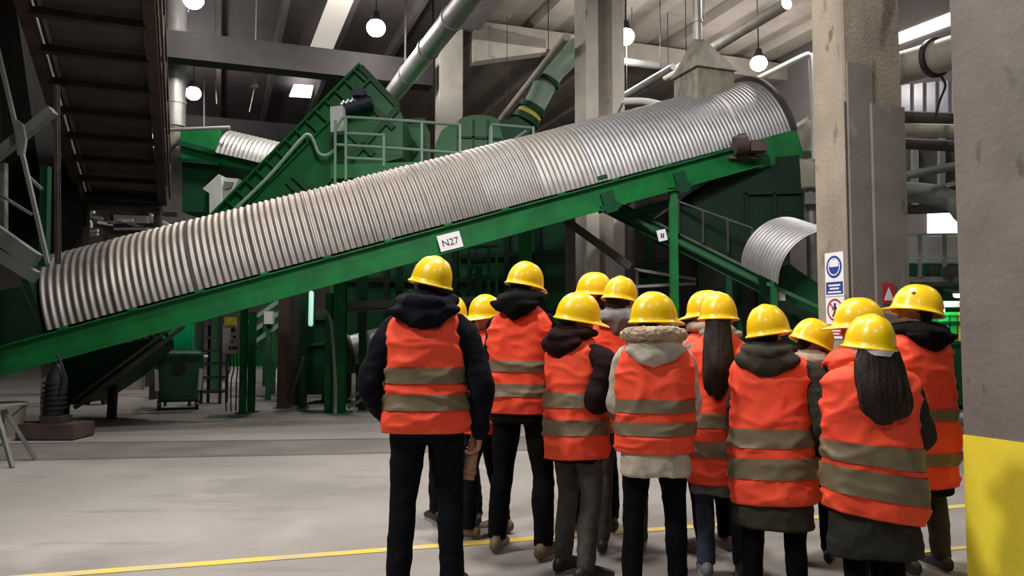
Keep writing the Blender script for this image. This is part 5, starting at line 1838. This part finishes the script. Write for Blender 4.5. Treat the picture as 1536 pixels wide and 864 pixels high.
bm = B(); tube(bm, [at(488, 466, 14.7), at(496, 480, 14.7), at(499, 510, 14.7), at(501, 540, 14.7), at(503, 575, 14.7), V((at(503, 600, 14.7).x, 14.7, .02))], .035, 10, sub=4)
mesh_thing('hose', bm, 'railing', 'pale hose hanging beside the thick footed green post', 'hose')
T = thing('pipe_support', 'grey-green frame right of the thick footed post, behind the navy-jacketed person', 'frame', V((at(560, HZ, 15.6).x, 15.6, 0)))
bm = B(); ibar(bm, at(518, 460, 15.5), at(720, 452, 15.5), .12, .2); obj('cross_beam', bm, 'frame_grey', T)
bm = B(); bar(bm, at(522, 612, 15.4), at(560, 588, 15.4), .05, .05); bar(bm, at(522, 600, 15.4), at(552, 580, 15.4), .04, .04); obj('brace', bm, 'railing_grey', T)
bm = B()
for x in (545, 600, 718): bar(bm, V((at(x, HZ, 15.7).x, 15.7, 0)), at(x, 400, 15.7), .14, .14)
obj('upright', bm, 'green_deep', T)
bm = B(); pxprism(bm, ((622, 395), (668, 395), (668, 452), (622, 452)), 16.3, .1); obj('panel', bm, 'frame_grey', T)
T = thing('roller_drum', 'pale round drum end glimpsed right of the thick footed post', 'drum', V((at(545, HZ, 17).x, 17, 0)))
p = at(552, 522, 16.2)
bm = B(); tube(bm, [p - V((.35, 0, .05)), p + V((.5, .3, .2))], .30, 24, sub=3); obj('drum', bm, 'galv', T)
bm = B(); tube(bm, [p - V((.40, .02, .06)), p - V((.35, 0, .05))], .34, 24); obj('rim', bm, 'dark_steel', T)
bm = B()
for dx in (-.2, .4): bar(bm, V((p.x + dx, p.y + .1, 0)), p + V((dx, .1, -.1)), .1, .1)
obj('stand', bm, 'dark_steel', T)
# ladder cage
Y = 15.9
T = thing('ladder', 'green caged ladder under the tube right of the N27 plate', 'ladder', V((at(722, HZ, Y).x, Y, 0)))
for x in (704, 733):
    bm = B(); p = at(x, 370, Y); bar(bm, V((p.x, Y, 0)), p, .07, .07); obj('stile', bm, 'green', T)
for k in range(9):
    z = .4 + k * .32
    bm = B(); p, q = at(704, HZ, Y), at(733, HZ, Y); bar(bm, V((p.x, Y, z)), V((q.x, Y, z)), .035, .035); obj('rung', bm, 'green', T)
bm = B(); bar(bm, at(698, 372, Y - .1), at(748, 369, Y - .1), .05, .05); bar(bm, at(698, 420, Y - .1), at(748, 420, Y - .1), .05, .05); bar(bm, at(745, 370, Y + .4), V((at(745, 370, Y + .4).x, Y + .4, 0)), .05, .05); bar(bm, at(716, 372, Y - .05), at(705, 418, Y - .05), .03, .03); obj('cage', bm, 'green_dust', T)
# dark machine masses added as backing to fill the shaded gaps
def mass(name, label, Y, pts, depth, m='green_deep', ribs=(), rm='green_dust', lines=()):
    T = thing(name, label, 'machine', V((at(pts[0][0], HZ, Y).x, Y, 0)))
    bm = B(); pxprism(bm, pts, Y, depth)
    obj('casing', bm, m, T)
    for x, ya, yb in ribs:
        bm = B(); bar(bm, at(x, ya, Y - .06), at(x, yb, Y - .06), .12, .12); obj('rib', bm, rm, T)
    for (xa, ya, xb, yb) in lines:
        bm = B(); bar(bm, at(xa, ya, Y - .08), at(xb, yb, Y - .08), .08, .1); obj('rail', bm, rm, T)
    zlow = min(at(x, y, Y).z for x, y in pts)
    if zlow > .02:
        bm = B()
        xs = [x for x, y in pts]
        for x in (min(xs) + 8, max(xs) - 8):
            p = at(x, HZ, Y + depth / 2); bar(bm, V((p.x, p.y, 0)), V((p.x, p.y, zlow + .3)), .2, .2)
        obj('leg', bm, 'dark_steel', T)
    return T


mass('tube_backing', 'dark green machine backing added for the shade under the middle of the tube', 16.9, ((512, 300), (690, 262), (848, 250), (848, 560), (512, 560)), 1.0, 'green_deep',
     ((540, 300, 556), (580, 292, 556), (682, 270, 556), (760, 300, 556), (806, 300, 556)), 'green_shaded', ((512, 420, 848, 420), (690, 385, 848, 378), (690, 470, 848, 470)))
mass('belt_backing', 'dark machine backing added for the shade behind the sloping belt conveyor', 17.0, ((952, 300), (1185, 300), (1185, 585), (952, 585)), 1.5, 'dark_steel', ((975, 305, 580), (1050, 305, 580), (1140, 305, 580)), 'green_deep', ((952, 420, 1050, 425), (952, 400, 1020, 400)))
mass('walkway_backing', 'dark green machine backing added behind the walkway between the near pillars', 15.6, ((1330, 395), (1500, 395), (1500, 608), (1330, 608)), 1.5, 'green_deep', ((1352, 400, 600), (1400, 400, 600)), 'dark_steel')
mass('upper_backing', 'dark steel backing added above the walkway between the near pillars', 17.6, ((1330, 205), (1500, 205), (1500, 306), (1330, 312)), 1.2, 'dark_steel', ((1372, 210, 308), (1412, 208, 306)), 'frame_grey', ((1330, 296, 1500, 262),))
T = thing('lower_cabinet', 'dark grey-green trough with rails beneath the far pillar posts', 'trough', V((at(1000, HZ, 14.6).x, 14.6, 0)))
bm = B(); bar(bm, at(952, 404, 14.6), at(1050, 420, 14.6), .06, .05); bar(bm, at(952, 430, 14.6), at(1050, 425, 14.6), .06, .05); obj('rail', bm, 'railing_grey', T)
bm = B()
for x in (955, 1046): bar(bm, V((at(x, HZ, 14.6).x, 14.6, 0)), at(x, 405, 14.6), .06, .06)
obj('post', bm, 'dark_steel', T)
# ------------------------------------------------------------------ light
w = bpy.data.worlds.new('world')
sc.world = w
w.use_nodes = True
w.node_tree.nodes['Background'].inputs['Color'].default_value = (1, .96, .92, 1)
w.node_tree.nodes['Background'].inputs['Strength'].default_value = .025


def light(kind, loc, power, size=.5, col=(1, .95, .9), aim=None, spot=None):
    ld = bpy.data.lights.new('scene_light', kind)
    ld.energy = power
    ld.color = col
    if kind == 'AREA':
        ld.shape = 'DISK'
        ld.size = size
    else:
        ld.shadow_soft_size = size
    if spot:
        ld.spot_size = R(spot)
        ld.spot_blend = .6
    o = bpy.data.objects.new('scene_light', ld)
    COL.objects.link(o)
    o.location = loc
    d = (V(aim) - V(loc)) if aim is not None else V((0, 0, -1))
    o.rotation_euler = d.to_track_quat('-Z', 'Y').to_euler()
    return o


for c in LAMPS:                                            # the lamps in view
    light('POINT', c - UP * .35, 210, .25)
# unseen high-bay lamps, added overhead and behind the viewer for brightness
for p, q, pw in ((9.6, 1.2, 270), (13, 1.5, 160), (20.5, 1.5, 220), (13, 12.5, 420), (5.2, 2.6, 520), (4.6, -1.4, 200), (4, 13, 160), (-4, 4, 90)):
    light('AREA', pq(p, q, 10), pw, 1.0)
light('SPOT', (-6.5, 1.6, 9.0), 1900, .45, aim=(.6, 4.8, .9), spot=62)  # added spot, key on the crowd from upper left
light('SPOT', pq(-4.0, -2.0, 9.5), 420, .5, aim=(.6, 5.0, .8), spot=62)  # added spot filling the crowd from behind the viewer
light('SPOT', pq(3.5, 1.5, 10), 1500, .5, aim=(.3, 13.0, 2.8), spot=62)  # added spot brightening the front of the tube conveyor

sc.view_settings.view_transform = 'Standard'
sc.view_settings.look = 'None'
sc.view_settings.gamma = 1
sc.view_settings.use_curve_mapping = False
sc.view_settings.exposure = .36
